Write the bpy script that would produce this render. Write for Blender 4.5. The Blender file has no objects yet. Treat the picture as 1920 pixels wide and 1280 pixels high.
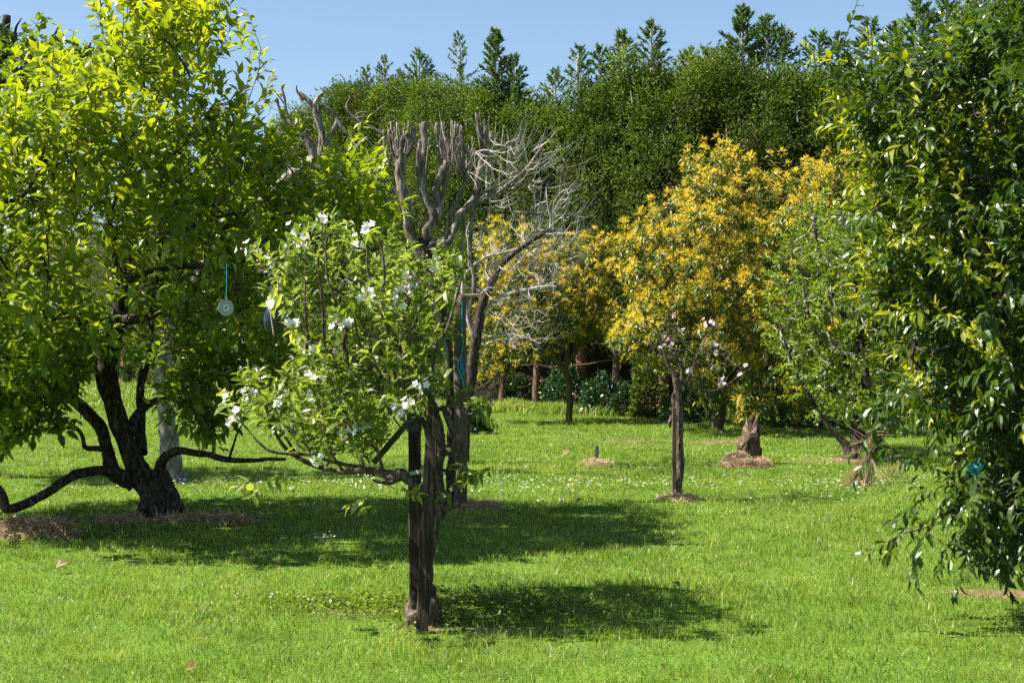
import bpy, math
import numpy as np
R_ = math.radians
sc = bpy.context.scene
C = sc.collection

# ------------------------------------------------------------------ camera
CAM_H = 1.6
F = 2667.0                       # focal length in pixels of the 1920 wide photograph
cam_d = bpy.data.cameras.new('camera'); cam = bpy.data.objects.new('camera', cam_d); C.objects.link(cam)
cam.location = (0, 0, CAM_H); cam.rotation_euler = (R_(90), 0, 0)
cam_d.sensor_width = 36; cam_d.lens = F * 36 / 1920; cam_d.clip_start = 0.1; cam_d.clip_end = 3000
sc.camera = cam

# ------------------------------------------------------------------ light
SUN_EL, SUN_AZ = 50.0, -6.0      # elevation; degrees behind the picture plane, sun on the left
w = bpy.data.worlds.new('World'); sc.world = w; w.use_nodes = True
nt = w.node_tree; bg = nt.nodes['Background']
sky = nt.nodes.new('ShaderNodeTexSky'); sky.sky_type = 'NISHITA'; sky.sun_disc = False
sky.sun_elevation = R_(SUN_EL); sky.sun_rotation = R_(-90 + SUN_AZ)
sky.air_density = 1.0; sky.dust_density = 0.4; sky.ozone_density = 2.5; sky.altitude = 0
nt.links.new(sky.outputs[0], bg.inputs[0]); bg.inputs[1].default_value = 0.062
sl = bpy.data.lights.new('sun', 'SUN'); sl.energy = 5.0; sl.angle = R_(0.55); sl.color = (1.0, 0.94, 0.82)
sun = bpy.data.objects.new('sun', sl); C.objects.link(sun)
ce, se = math.cos(R_(SUN_EL)), math.sin(R_(SUN_EL))
SUNV = np.array([-ce*math.cos(R_(SUN_AZ)), ce*math.sin(R_(SUN_AZ)), se])
from mathutils import Vector
sun.rotation_euler = Vector(SUNV).to_track_quat('Z', 'Y').to_euler()
sc.view_settings.view_transform = 'Standard'; sc.view_settings.look = 'None'
sc.view_settings.gamma = 1; sc.view_settings.exposure = 1.45
sc.cycles.max_bounces = 6; sc.cycles.diffuse_bounces = 3; sc.cycles.glossy_bounces = 2
sc.cycles.transmission_bounces = 4; sc.cycles.transparent_max_bounces = 8
sc.cycles.use_denoising = False
sc.cycles.sample_clamp_indirect = 4

# ------------------------------------------------------------------ helpers
rng = np.random.default_rng(11)
def at(x, y, Y):                 # pixel of the photograph at distance Y -> point
    return np.array([(x-960)/F*Y, Y, CAM_H-(y-640)/F*Y])
def base(x, y):                  # ground point seen at pixel
    Y = CAM_H*F/(y-640); return np.array([(x-960)/F*Y, Y, 0.0])
def px(pts, Y0):                 # list of (x, y, r[, dY]) -> points and radii
    P = np.array([at(p[0], p[1], Y0+(p[3] if len(p) > 3 else 0)) for p in pts]); return P, np.array([p[2] for p in pts])
def nrm(v): return v/np.maximum(np.linalg.norm(v, axis=-1, keepdims=True), 1e-9)

def _h(i, j, k, s):
    n = (i*374761393 + j*668265263 + k*2147483647 + s*974634777) & 0xffffffff
    n = ((n ^ (n >> 13))*1274126177) & 0xffffffff
    return ((n ^ (n >> 16)) & 0xffff)/65535.0
def vnoise(P, s=0):
    P = np.asarray(P, float); I = np.floor(P).astype(np.int64); f = P-I; f = f*f*(3-2*f); r = 0
    for a in (0, 1):
        for b in (0, 1):
            for c in (0, 1):
                wgt = (f[..., 0] if a else 1-f[..., 0])*(f[..., 1] if b else 1-f[..., 1])*(f[..., 2] if c else 1-f[..., 2])
                r = r+wgt*_h(I[..., 0]+a, I[..., 1]+b, I[..., 2]+c, s)
    return r
def n2(X, Y, k, s=0): return vnoise(np.stack([X*k, Y*k, np.zeros_like(X)], -1), s)

class MB:
    def __init__(s): s.V = []; s.T = []; s.Q = []; s.tm = []; s.qm = []; s.A = []; s.n = 0
    def add(s, V, T=None, Q=None, m=0, a=None):
        V = np.asarray(V, float).reshape(-1, 3)
        if T is not None and len(T): T = np.asarray(T).reshape(-1, 3); s.T.append(T+s.n); s.tm.append(np.full(len(T), m))
        if Q is not None and len(Q): Q = np.asarray(Q).reshape(-1, 4); s.Q.append(Q+s.n); s.qm.append(np.full(len(Q), m))
        if a is None: a = np.full(len(V), 0.5)
        s.V.append(V); s.A.append(np.broadcast_to(a, (len(V),))); s.n += len(V); return s
    def build(s, name, mats, parent=None, smooth=False, origin=None):
        V = np.concatenate(s.V); A = np.concatenate(s.A)
        T = np.concatenate(s.T) if s.T else np.zeros((0, 3), int); Q = np.concatenate(s.Q) if s.Q else np.zeros((0, 4), int)
        if parent is not None: V = V-np.array(parent['_loc'])
        elif origin is not None: V = V-np.array(origin)
        me = bpy.data.meshes.new(name); nf = len(T)+len(Q); nl = 3*len(T)+4*len(Q)
        me.vertices.add(len(V)); me.loops.add(nl); me.polygons.add(nf)
        me.vertices.foreach_set('co', V.astype(np.float32).ravel())
        me.loops.foreach_set('vertex_index', np.concatenate([T.ravel(), Q.ravel()]).astype(np.int32))
        st = np.concatenate([np.arange(len(T))*3, 3*len(T)+np.arange(len(Q))*4]).astype(np.int32)
        me.polygons.foreach_set('loop_start', st)
        me.polygons.foreach_set('material_index', np.concatenate((s.tm or [np.zeros(0)])+(s.qm or [np.zeros(0)])).astype(np.int32))
        me.polygons.foreach_set('use_smooth', np.full(nf, bool(smooth)))
        at_ = me.attributes.new('v', 'FLOAT', 'POINT'); at_.data.foreach_set('value', A.astype(np.float32))
        me.update(calc_edges=True); me.validate()
        for m in (mats if isinstance(mats, (list, tuple)) else [mats]): me.materials.append(m)
        o = bpy.data.objects.new(name, me); C.objects.link(o)
        if parent is not None: o.parent = parent
        elif origin is not None: o.location = origin
        return o
def tag(o, label=None, cat=None, group=None, kind=None):
    if label: o['label'] = label
    if cat: o['category'] = cat
    if group: o['group'] = group
    if kind: o['kind'] = kind
    return o
def thing(name, loc, label, cat, group=None):
    o = bpy.data.objects.new(name, None); C.objects.link(o); o.location = [float(v) for v in loc]
    o['_loc'] = [float(v) for v in loc]; o.empty_display_size = 0.1
    return tag(o, label, cat, group)

def spline(P, R, n=5):
    P = np.asarray(P, float); R = np.asarray(R, float)
    if len(P) < 3 or n < 2: return P, R
    Pe = np.vstack([2*P[0]-P[1], P, 2*P[-1]-P[-2]]); out = []; ro = []
    t = np.linspace(0, 1, n, endpoint=False)[:, None]
    for i in range(len(P)-1):
        a, b, c, d = Pe[i:i+4]
        out.append(0.5*(2*b+(c-a)*t+(2*a-5*b+4*c-d)*t**2+(3*b-a-3*c+d)*t**3)); ro.append(R[i]+(R[i+1]-R[i])*t[:, 0])
    return np.vstack(out+[P[-1:]]), np.concatenate(ro+[R[-1:]])
def tube(mb, P, R, sides=7, sub=5, rough=0.0, wob=0.0, m=0, cap=True, a=0.5):
    P, R = spline(P, R, sub)
    if wob:
        P = P+(vnoise(P*7, 5)[:, None]-0.5)*wob*np.array([1, 0.3, 0.6])+(vnoise(P*5+9, 6)[:, None]-0.5)*wob*np.array([0.2, 1, 0.2])
    n = len(P); D = nrm(np.gradient(P, axis=0)); up = np.array([0.0, 1.0, 0.0]) if abs(D[0, 1]) < 0.9 else np.array([1.0, 0, 0])
    U = nrm(np.cross(D, np.cross(up, D))); Vv = np.cross(D, U)
    th = np.arange(sides)/sides*2*math.pi
    Rr = np.repeat(R[:, None], sides, 1)
    pts = P[:, None]+(np.cos(th)[None, :, None]*U[:, None]+np.sin(th)[None, :, None]*Vv[:, None])*Rr[..., None]
    if rough:
        k = vnoise(pts*np.array([22, 22, 9]), 3)-0.5+0.7*(vnoise(pts*np.array([60, 60, 25]), 4)-0.5)
        pts = P[:, None]+(pts-P[:, None])*(1+rough*2*k[..., None])
    i = np.arange(n-1)[:, None]*sides; j = np.arange(sides)[None]; j2 = (j+1) % sides
    Q = np.stack([i+j, i+j2, i+sides+j2, i+sides+j], -1).reshape(-1, 4)
    Vt = pts.reshape(-1, 3); T = []
    if cap:
        Vt = np.vstack([Vt, P[-1]+D[-1]*R[-1]*0.3]); e = (n-1)*sides
        T = [[e+k, e+(k+1) % sides, len(Vt)-1] for k in range(sides)]
    mb.add(Vt, T, Q, m=m, a=a)
    return P
def box(mb, c, half, rot=None, m=0, bev=0.12, a=0.5):  # slightly bevelled bar (along z)
    hx, hy, hz = half; b = min(hx, hy)*bev*2
    ring = np.array([(-hx+b, -hy), (hx-b, -hy), (hx, -hy+b), (hx, hy-b), (hx-b, hy), (-hx+b, hy), (-hx, hy-b), (-hx, -hy+b)])
    zs = np.linspace(-hz, hz, 12); V = np.array([[x, y, z] for z in zs for x, y in ring])
    V[:, 0] += (vnoise(V*np.array([40, 40, 6]), 2)-0.5)*hx*0.22; V[:, 1] += (vnoise(V*np.array([40, 40, 6]), 8)-0.5)*hy*0.22
    Q = [[i*8+k, i*8+(k+1) % 8, i*8+8+(k+1) % 8, i*8+8+k] for i in range(11) for k in range(8)]
    V = np.vstack([V, [[0, 0, -hz], [0, 0, hz]]]); T = [[(k+1) % 8, k, 96] for k in range(8)]+[[88+k, 88+(k+1) % 8, 97] for k in range(8)]
    if rot is not None: V = V@np.array(rot).T
    mb.add(V+np.array(c), T, Q, m=m, a=a)
def frame(d, hint=(0, -1, 0)):   # rotation whose z axis is d
    d = nrm(np.array(d, float)); x = nrm(np.cross(hint, d)); y = np.cross(d, x); return np.stack([x, y, d], 1)

def in_poly(x, z, poly):
    c = np.zeros(len(x), bool); n = len(poly); j = n-1
    for i in range(n):
        xi, zi = poly[i]; xj, zj = poly[j]
        m = ((zi > z) != (zj > z)) & (x < (xj-xi)*(z-zi)/(zj-zi+1e-12)+xi); c ^= m; j = i
    return c
def edge_dist(x, z, poly):
    d = np.full(len(x), 1e9); n = len(poly)
    for i in range(n):
        a = np.array(poly[i]); b = np.array(poly[(i+1) % n]); ab = b-a
        t = np.clip(((x-a[0])*ab[0]+(z-a[1])*ab[1])/(ab@ab+1e-9), 0, 1)
        d = np.minimum(d, np.hypot(x-a[0]-t*ab[0], z-a[1]-t*ab[1]))
    return d
def volume(polypx, Y0, depth, round_, n, shell=0.0, clump=None, front=1.0, seed=0, inset=0.12):
    """n points in a crown whose outline seen from the lawn is the polygon, with real depth"""
    poly = [tuple(at(p[0], p[1], Y0)[[0, 2]]) for p in polypx]; A = np.array(poly)
    lo, hi = A.min(0), A.max(0); out = []
    got = 0
    while got < n:
        k = n*4; x = rng.uniform(lo[0], hi[0], k); z = rng.uniform(lo[1], hi[1], k); y = rng.uniform(-1, 1, k)
        m = in_poly(x, z, poly); x, z, y = x[m], z[m], y[m]
        e = np.minimum(1, edge_dist(x, z, poly)/round_); hd = np.sqrt(1-(1-e)**2)
        m = np.abs(y) < hd; q = np.minimum(e, 1-np.abs(y)/np.maximum(hd, 1e-3)*1.0)
        k_ = Y0/(Y0+y*depth); xp_, zp_ = x*k_, CAM_H+(z-CAM_H)*k_; m &= in_poly(xp_, zp_, poly) & (edge_dist(xp_, zp_, poly) > inset)
        m &= rng.random(len(x)) < (1-shell)+shell*np.exp(-q*4)
        yy = y*depth; yy = np.where(yy < 0, yy*front, yy)
        P = np.stack([x, Y0+yy, z], 1)
        if clump: m &= vnoise(P*clump[0]+seed*7.3, seed) > clump[1]
        P = P[m]; out.append(P); got += len(P)
    return np.concatenate(out)[:n]

def grow(roots, pts, bf=0.35):
    """connect pts to the root nodes as a branching tree; returns nodes, parent index, number of roots"""
    M, N = len(roots), len(pts); X = np.vstack([roots, pts]); par = np.full(M+N, -1); pl = np.zeros(M+N)
    best = np.full(N, 1e9); bp = np.zeros(N, int)
    for i in range(M):
        d = np.linalg.norm(pts-roots[i], axis=1); m = d < best; best[m] = d[m]; bp[m] = i
    cost = best.copy(); open_ = np.ones(N, bool)
    for _ in range(N):
        i = int(np.argmin(np.where(open_, cost, 1e9))); open_[i] = False; g = M+i
        par[g] = bp[i]; pl[g] = pl[bp[i]]+np.linalg.norm(X[g]-X[bp[i]])
        d = np.linalg.norm(pts-pts[i], axis=1)+bf*pl[g]; m = open_ & (d < cost); cost[m] = d[m]; bp[m] = g
    return X, par, M
def branches(mb, X, par, M, r0, rmax, pw=0.45, sides=5, sub=3, wob=0.02, m=0):
    n = len(X); cnt = np.zeros(n); kids = [[] for _ in range(n)]
    for i in range(M, n): kids[par[i]].append(i)
    order = []; st = list(range(M))
    while st:
        i = st.pop(); order.append(i); st.extend(kids[i])
    for i in reversed(order): cnt[i] = max(1, sum(cnt[k] for k in kids[i]))
    rad = np.minimum(rmax, r0*cnt**pw); starts = []
    for i in order:
        ks = sorted(kids[i], key=lambda k: -cnt[k])
        if i < M: starts += [(i, k) for k in ks]
        else: starts += [(i, k) for k in ks[1:]]
    for p, k in starts:
        ch = [p, k]
        while kids[ch[-1]]: ch.append(max(kids[ch[-1]], key=lambda q: cnt[q]))
        P = X[ch]; r = rad[ch].copy(); r[0] = r[1]
        if len(P) == 2:
            mid = (P[0]+P[1])/2-np.array([0, 0, 0.08])*np.linalg.norm(P[1]-P[0]); P = np.array([P[0], mid, P[1]]); r = np.array([r[0], r[0], r[1]])
        tube(mb, P, r, sides=sides if r[0] > 0.006 else 3, sub=sub, wob=wob, m=m)
    return rad

# leaf templates: x across, y along, z normal
def leaf_t(wd=0.5, fold=0.25, droop=0.2, pt=0.55, curl=0.0):
    h = wd/2; f = fold*h
    V = np.array([[0, 0, 0], [0, .36, -.01-droop*.12], [0, .72, -droop*.45], [0, 1, -droop],
                  [-h, .34*pt/.55, f-droop*.1], [-h*.78, .70, f*.8-droop*.42+curl], [h, .34*pt/.55, f-droop*.1], [h*.78, .70, f*.8-droop*.42]])
    return V, np.array([[0, 1, 4], [2, 3, 5], [0, 6, 1], [2, 7, 3]]), np.array([[1, 2, 5, 4], [1, 6, 7, 2]])
def leaf_s(wd=0.5, fold=0.3, droop=0.1):
    h = wd/2; V = np.array([[0, 0, 0], [-h, .45, fold*h], [0, 1, -droop], [h, .45, fold*h]])
    return V, np.array([[0, 2, 1], [0, 3, 2]]), np.zeros((0, 4), int)
def put(mb, t, O, D, Nn, S, m=0, a=None, wscale=None):
    V, T, Q = t; D = nrm(D); X = nrm(np.cross(D, Nn)); Z = np.cross(X, D); n = len(O); k = len(V)
    S = np.broadcast_to(S, (n,)); sx = S if wscale is None else S*wscale
    P = O[:, None]+(V[None, :, 0:1]*sx[:, None, None])*X[:, None]+(V[None, :, 1:2]*S[:, None, None])*D[:, None]+(V[None, :, 2:3]*S[:, None, None])*Z[:, None]
    off = (np.arange(n)*k)[:, None, None]
    if a is None: a = rng.random(n)
    mb.add(P.reshape(-1, 3), (T[None]+off).reshape(-1, 3) if len(T) else None, (Q[None]+off).reshape(-1, 4) if len(Q) else None, m=m, a=np.repeat(a, k))
def perp(D):
    h = np.where(np.abs(D[:, 2:3]) < 0.9, np.array([[0, 0, 1.0]]), np.array([[1.0, 0, 0]])); U = nrm(np.cross(D, h)); return U, np.cross(D, U)
def sprays(mb, tl, O, D, L, k, size, ang=55, droop=0.0, upn=0.9, m=0, va=None, jit=0.25, stem=None, stem_mb=None, sm=0, tip=True, var=0.3, t0=0.12, vr=.35):
    n = len(O); D = nrm(D); U, V = perp(D)
    if stem:
        mbx = stem_mb or mb; th = np.arange(3)*2.094
        ring = np.cos(th)[None, :, None]*U[:, None]+np.sin(th)[None, :, None]*V[:, None]
        b = O[:, None]+ring*stem; e = (O+D*L[:, None])[:, None]+ring*stem*0.4
        P = np.concatenate([b, e], 1); off = (np.arange(n)*6)[:, None, None]
        Q = np.array([[0, 1, 4, 3], [1, 2, 5, 4], [2, 0, 3, 5]])[None]+off
        mbx.add(P.reshape(-1, 3), None, Q.reshape(-1, 4), m=sm)
    az0 = rng.uniform(0, 6.28, n)
    if va is None: va = rng.random(n)
    for i in range(k):
        t = t0+(1-t0)*i/max(1, k-1); az = az0+i*2.4+rng.normal(0, .3, n)
        side = np.cos(az)[:, None]*U+np.sin(az)[:, None]*V
        a = R_(ang)*(1-0.45*t*tip)
        d = D*math.cos(a)+side*math.sin(a)+rng.normal(0, jit, (n, 3)); d[:, 2] -= droop
        nn = np.array([[0, 0, upn]])+rng.normal(0, .45, (n, 3))+0.25*D+.3*SUNV
        o = O+D*(L*t)[:, None]
        S = size*(1-var/2+var*rng.random(n))*(1-0.25*t)
        put(mb, tl[i % len(tl)], o, d, nn, S, m=m, a=np.clip(va*(1-vr)+vr*rng.random(n)+0.12*(t-0.5), 0, 1))

# ------------------------------------------------------------------ materials
def ramp(nt, stops):
    r = nt.nodes.new('ShaderNodeValToRGB'); e = r.color_ramp.elements
    while len(e) < len(stops): e.new(0.5)
    for i, (p, c) in enumerate(stops): e[i].position = p; e[i].color = (*c, 1)
    return r
def leaf_mat(name, stops, trans=0.45, rough=0.42, spec=0.45, tmul=(1.15, 1.25, 0.55), patch=None):
    m = bpy.data.materials.new(name); m.use_nodes = True; nt = m.node_tree; N = nt.nodes; Lk = nt.links
    out = N['Material Output']; p = N['Principled BSDF']
    a = N.new('ShaderNodeAttribute'); a.attribute_name = 'v'; r = ramp(nt, stops); src = a.outputs['Fac']
    if patch:
        g = N.new('ShaderNodeNewGeometry'); no = N.new('ShaderNodeTexNoise'); no.inputs['Scale'].default_value = patch[0]; no.inputs['Detail'].default_value = 4
        Lk.new(g.outputs['Position'], no.inputs['Vector'])
        ma = N.new('ShaderNodeMath'); ma.operation = 'MULTIPLY_ADD'; Lk.new(no.outputs['Fac'], ma.inputs[0]); ma.inputs[1].default_value = patch[1]; Lk.new(src, ma.inputs[2])
        mb_ = N.new('ShaderNodeMath'); mb_.operation = 'SUBTRACT'; Lk.new(ma.outputs[0], mb_.inputs[0]); mb_.inputs[1].default_value = patch[1]*0.5; src = mb_.outputs[0]
    Lk.new(src, r.inputs[0]); Lk.new(r.outputs[0], p.inputs['Base Color'])
    p.inputs['Roughness'].default_value = rough; p.inputs['Specular IOR Level'].default_value = spec
    t = N.new('ShaderNodeBsdfTranslucent'); mx = N.new('ShaderNodeMix'); mx.data_type = 'RGBA'; mx.blend_type = 'MULTIPLY'; mx.inputs[0].default_value = 1
    Lk.new(r.outputs[0], mx.inputs[6]); mx.inputs[7].default_value = (*tmul, 1); Lk.new(mx.outputs[2], t.inputs[0])
    s = N.new('ShaderNodeMixShader'); s.inputs[0].default_value = trans
    Lk.new(p.outputs[0], s.inputs[1]); Lk.new(t.outputs[0], s.inputs[2]); Lk.new(s.outputs[0], out.inputs[0])
    return m
def bark_mat(name, stops, scale=(30, 30, 8), bump=0.6, rough=0.9, dist=0.01):
    m = bpy.data.materials.new(name); m.use_nodes = True; nt = m.node_tree; N = nt.nodes; Lk = nt.links; p = N['Principled BSDF']
    g = N.new('ShaderNodeNewGeometry'); mp = N.new('ShaderNodeMapping'); mp.inputs['Scale'].default_value = scale; Lk.new(g.outputs['Position'], mp.inputs[0])
    no = N.new('ShaderNodeTexNoise'); no.inputs['Scale'].default_value = 1; no.inputs['Detail'].default_value = 8; no.inputs['Roughness'].default_value = .7; Lk.new(mp.outputs[0], no.inputs['Vector'])
    r = ramp(nt, stops); Lk.new(no.outputs['Fac'], r.inputs[0]); Lk.new(r.outputs[0], p.inputs['Base Color'])
    b = N.new('ShaderNodeBump'); b.inputs['Strength'].default_value = bump; b.inputs['Distance'].default_value = dist
    Lk.new(no.outputs['Fac'], b.inputs['Height']); Lk.new(b.outputs[0], p.inputs['Normal'])
    p.inputs['Roughness'].default_value = rough; p.inputs['Specular IOR Level'].default_value = 0.2
    return m
def plain(name, col, rough=0.5, spec=0.4, **kw):
    m = bpy.data.materials.new(name); m.use_nodes = True; nt = m.node_tree; N = nt.nodes; p = N['Principled BSDF']
    no = N.new('ShaderNodeTexNoise'); no.inputs['Scale'].default_value = 60; no.inputs['Detail'].default_value = 5
    c = np.array(col); r = ramp(nt, [(0.3, tuple(c*0.75)), (0.7, tuple(np.minimum(1, c*1.2)))])
    nt.links.new(no.outputs['Fac'], r.inputs[0]); nt.links.new(r.outputs[0], p.inputs['Base Color'])
    p.inputs['Roughness'].default_value = rough; p.inputs['Specular IOR Level'].default_value = spec
    for k, v in kw.items(): p.inputs[k].default_value = v
    return m
M = {}
M['grass'] = leaf_mat('grass_blade', [(0.0, (.045, .09, .014)), (.3, (.12, .20, .022)), (.65, (.23, .31, .038)), (.88, (.34, .38, .075)), (1, (.52, .47, .22))], trans=.42, rough=.38, spec=.5, tmul=(1.5, 1.5, .8), patch=(0.9, 0.7))
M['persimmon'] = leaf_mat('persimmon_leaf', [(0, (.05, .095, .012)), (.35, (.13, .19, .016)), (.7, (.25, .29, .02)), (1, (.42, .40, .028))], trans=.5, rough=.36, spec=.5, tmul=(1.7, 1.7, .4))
M['apple'] = leaf_mat('apple_leaf', [(0, (.05, .09, .018)), (.5, (.14, .19, .035)), (.85, (.27, .31, .08)), (1, (.44, .43, .18))], trans=.45, rough=.4, spec=.45, tmul=(1.6, 1.7, .5))
M['citrus'] = leaf_mat('citrus_leaf', [(0, (.02, .05, .009)), (.5, (.055, .10, .010)), (.75, (.15, .19, .012)), (1, (.40, .40, .03))], trans=.36, rough=.34, spec=.55, tmul=(2.0, 1.9, .4))
M['lime'] = leaf_mat('lime_leaf', [(0, (.05, .08, .012)), (.5, (.12, .17, .018)), (1, (.24, .29, .035))], trans=.45, rough=.4, spec=.4, tmul=(1.7, 1.8, .5))
M['hedge'] = leaf_mat('conifer_frond', [(0, (.10, .08, .028)), (.15, (.05, .075, .012)), (.5, (.08, .13, .014)), (1, (.17, .225, .02))], trans=.3, rough=.6, spec=.25, tmul=(1.2, 1.3, .4), patch=(0.5, 0.7))
M['blueconifer'] = leaf_mat('conifer_top_frond', [(0, (.04, .08, .028)), (1, (.13, .20, .045))], trans=.35, rough=.55, spec=.3)
M['mango'] = leaf_mat('drooping_leaf', [(0, (.035, .075, .012)), (.5, (.09, .13, .018)), (.85, (.20, .22, .03)), (1, (.30, .30, .08))], trans=.35, rough=.35, spec=.5, tmul=(1.4, 1.2, .4))
M['yellow'] = leaf_mat('yellow_blossom', [(0, (.53, .40, .03)), (.5, (.73, .58, .06)), (1, (.84, .71, .12))], trans=.38, rough=.6, spec=.2, tmul=(1.1, 1.0, .6))
M['ivy'] = leaf_mat('glossy_dark_leaf', [(0, (.015, .045, .014)), (1, (.05, .12, .035))], trans=.2, rough=.25, spec=.6)
M['petal'] = leaf_mat('petal', [(0, (.80, .42, .50)), (.25, (.82, .68, .72)), (.5, (.85, .80, .80)), (1, (.88, .87, .84))], trans=.35, rough=.5, spec=.3, tmul=(1, 1, 1))
M['bud'] = plain('pink_bud', (.62, .18, .26))
M['daisy'] = plain('daisy_petal', (.75, .75, .72)); M['daisyc'] = plain('daisy_centre', (.75, .5, .03))
M['straw'] = leaf_mat('straw', [(0, (.20, .13, .07)), (.5, (.50, .36, .21)), (1, (.74, .60, .40))], trans=.15, rough=.8, spec=.2, tmul=(1, .9, .7))
M['dark_and_shaded_bark'] = bark_mat('dark_and_shaded_bark', [(.32, (.010, .008, .006)), (.52, (.045, .034, .027)), (.7, (.19, .165, .14))], scale=(34, 34, 14), bump=.9)  # own tone of the dark trunks; also stands for shade on grey stems
M['apple_bark'] = bark_mat('apple_bark', [(.32, (.02, .014, .010)), (.5, (.085, .06, .045)), (.68, (.27, .23, .19))], scale=(45, 45, 22), bump=.9)
M['twig'] = bark_mat('twig_bark', [(.3, (.05, .035, .02)), (.7, (.14, .10, .06))], bump=.2)
M['dead'] = bark_mat('dead_wood', [(.28, (.10, .085, .07)), (.5, (.32, .29, .26)), (.72, (.55, .52, .48))], scale=(22, 22, 6), bump=.8)
M['deadbrown'] = bark_mat('pollard_bark', [(.30, (.03, .021, .017)), (.5, (.16, .13, .105)), (.68, (.44, .41, .37))], scale=(22, 22, 5), bump=.9)
M['pale_bark'] = bark_mat('peeling_pale_bark', [(.35, (.06, .045, .035)), (.5, (.21, .18, .15)), (.65, (.42, .38, .33))], scale=(16, 16, 7), bump=1)
M['conifer_bark'] = bark_mat('conifer_bark', [(.3, (.06, .03, .02)), (.7, (.22, .13, .09))], scale=(20, 20, 3))
M['post'] = bark_mat('weathered_post', [(.3, (.04, .032, .022)), (.5, (.11, .085, .06)), (.7, (.22, .17, .12))], scale=(60, 60, 2.5), bump=.6)  # colour darkened to hold the shade that falls on the post
M['stake'] = bark_mat('dark_stake', [(.32, (.008, .006, .005)), (.5, (.034, .024, .018)), (.68, (.14, .10, .075))], scale=(70, 70, 4), bump=.5)
M['black'] = plain('black_rubber', (.012, .012, .014), rough=.35)
M['grey'] = plain('grey_plastic', (.35, .36, .40), rough=.4)
M['blue'] = plain('blue_twine', (.03, .28, .42), rough=.6)
M['teal'] = plain('teal_plastic', (.02, .16, .17), rough=.3)  # teal toned down for the shade where the ribbon hangs
M['navy'] = plain('dark_blue_plastic', (.006, .014, .035), rough=.2, spec=.7)
M['wood'] = bark_mat('pale_board', [(.3, (.28, .22, .13)), (.7, (.50, .42, .28))], scale=(8, 60, 60))
M['stump'] = bark_mat('rotten_stump', [(.3, (.03, .02, .014)), (.5, (.11, .075, .05)), (.7, (.30, .23, .17))], scale=(14, 14, 6), bump=1.0, dist=.03)
M['dryleaf'] = leaf_mat('dry_leaf', [(0, (.16, .08, .04)), (1, (.42, .25, .16))], trans=.2, rough=.7)

# ------------------------------------------------------------------ ground
SOIL = [(base(1870, 1112), 0.55, 0.20), (base(930, 1180), 0.42, 0.10), (base(800, 1172), .22, .12), (base(640, 1145), .25, .10),
        (base(240, 976), .9, .30), (base(60, 1000), .5, .25), (base(1270, 932), .28, .2), (base(1398, 868), .55, .3), (base(880, 952), .45, .15),
        (base(1190, 826), .9, .25), (base(1330, 828), .7, .25), (base(1118, 873), .35, .2), (base(1600, 862), .8, .5), (base(1050, 855), .25, .15), (base(1620, 905), .4, .2)]
def soil(X, Y):
    s = np.zeros_like(X)
    for c, a, b in SOIL:
        d = np.hypot((X-c[0])/a, (Y-c[1])/b); s = np.maximum(s, np.clip(1.35-d, 0, 1))
    nz = n2(X, Y, 5, 2)*.6+n2(X, Y, 14, 3)*.4
    return np.clip((s*1.3-nz*1.0)*2, 0, 1)
def gh(X, Y):
    X = np.asarray(X, float); Y = np.asarray(Y, float)
    return (n2(X, Y, .35, 1)-.5)*.08+(n2(X, Y, 1.3, 2)-.5)*.035+(n2(X, Y, 4, 3)-.5)*.012
def g0(p): return np.array([p[0], p[1], float(gh(np.array([p[0]]), np.array([p[1]]))[0])])
xs = np.unique(np.concatenate([np.linspace(-700, -60, 12), np.linspace(-60, -9, 40), np.linspace(-9, 9, 150), np.linspace(9, 60, 40), np.linspace(60, 700, 12)]))
ys = np.unique(np.concatenate([np.linspace(-300, 0, 8), np.linspace(0, 5, 12), np.linspace(5, 22, 150), np.linspace(22, 70, 60), np.linspace(70, 1200, 14)]))
gx, gy = np.meshgrid(xs, ys); GX, GY = gx.ravel(), gy.ravel()
GZ = gh(GX, GY); nx = len(xs)
i = (np.arange(len(ys)-1)[:, None]*nx+np.arange(nx-1)[None]).ravel()
gm = bpy.data.materials.new('lawn_soil'); gm.use_nodes = True; nt = gm.node_tree; N = nt.nodes; p = N['Principled BSDF']
a = N.new('ShaderNodeAttribute'); a.attribute_name = 'v'; g = N.new('ShaderNodeNewGeometry')
no = N.new('ShaderNodeTexNoise'); no.inputs['Scale'].default_value = 1.2; no.inputs['Detail'].default_value = 12; no.inputs['Roughness'].default_value = .75; nt.links.new(g.outputs['Position'], no.inputs['Vector'])
r1 = ramp(nt, [(.3, (.05, .09, .015)), (.5, (.09, .17, .018)), (.7, (.13, .22, .03))]); nt.links.new(no.outputs['Fac'], r1.inputs[0])
no2 = N.new('ShaderNodeTexNoise'); no2.inputs['Scale'].default_value = 35; no2.inputs['Detail'].default_value = 8; nt.links.new(g.outputs['Position'], no2.inputs['Vector'])
r2 = ramp(nt, [(.3, (.06, .035, .02)), (.5, (.19, .12, .07)), (.7, (.36, .25, .16))]); nt.links.new(no2.outputs['Fac'], r2.inputs[0])
mx = N.new('ShaderNodeMix'); mx.data_type = 'RGBA'; nt.links.new(a.outputs['Fac'], mx.inputs[0]); nt.links.new(r1.outputs[0], mx.inputs[6]); nt.links.new(r2.outputs[0], mx.inputs[7])
nt.links.new(mx.outputs[2], p.inputs['Base Color']); p.inputs['Roughness'].default_value = .95; p.inputs['Specular IOR Level'].default_value = .1
b = N.new('ShaderNodeBump'); b.inputs['Distance'].default_value = .03; nt.links.new(no2.outputs['Fac'], b.inputs['Height']); nt.links.new(b.outputs[0], p.inputs['Normal'])
mb = MB(); mb.add(np.stack([GX, GY, GZ], 1), None, np.stack([i, i+1, i+nx+1, i+nx], 1), a=soil(GX, GY))
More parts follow.
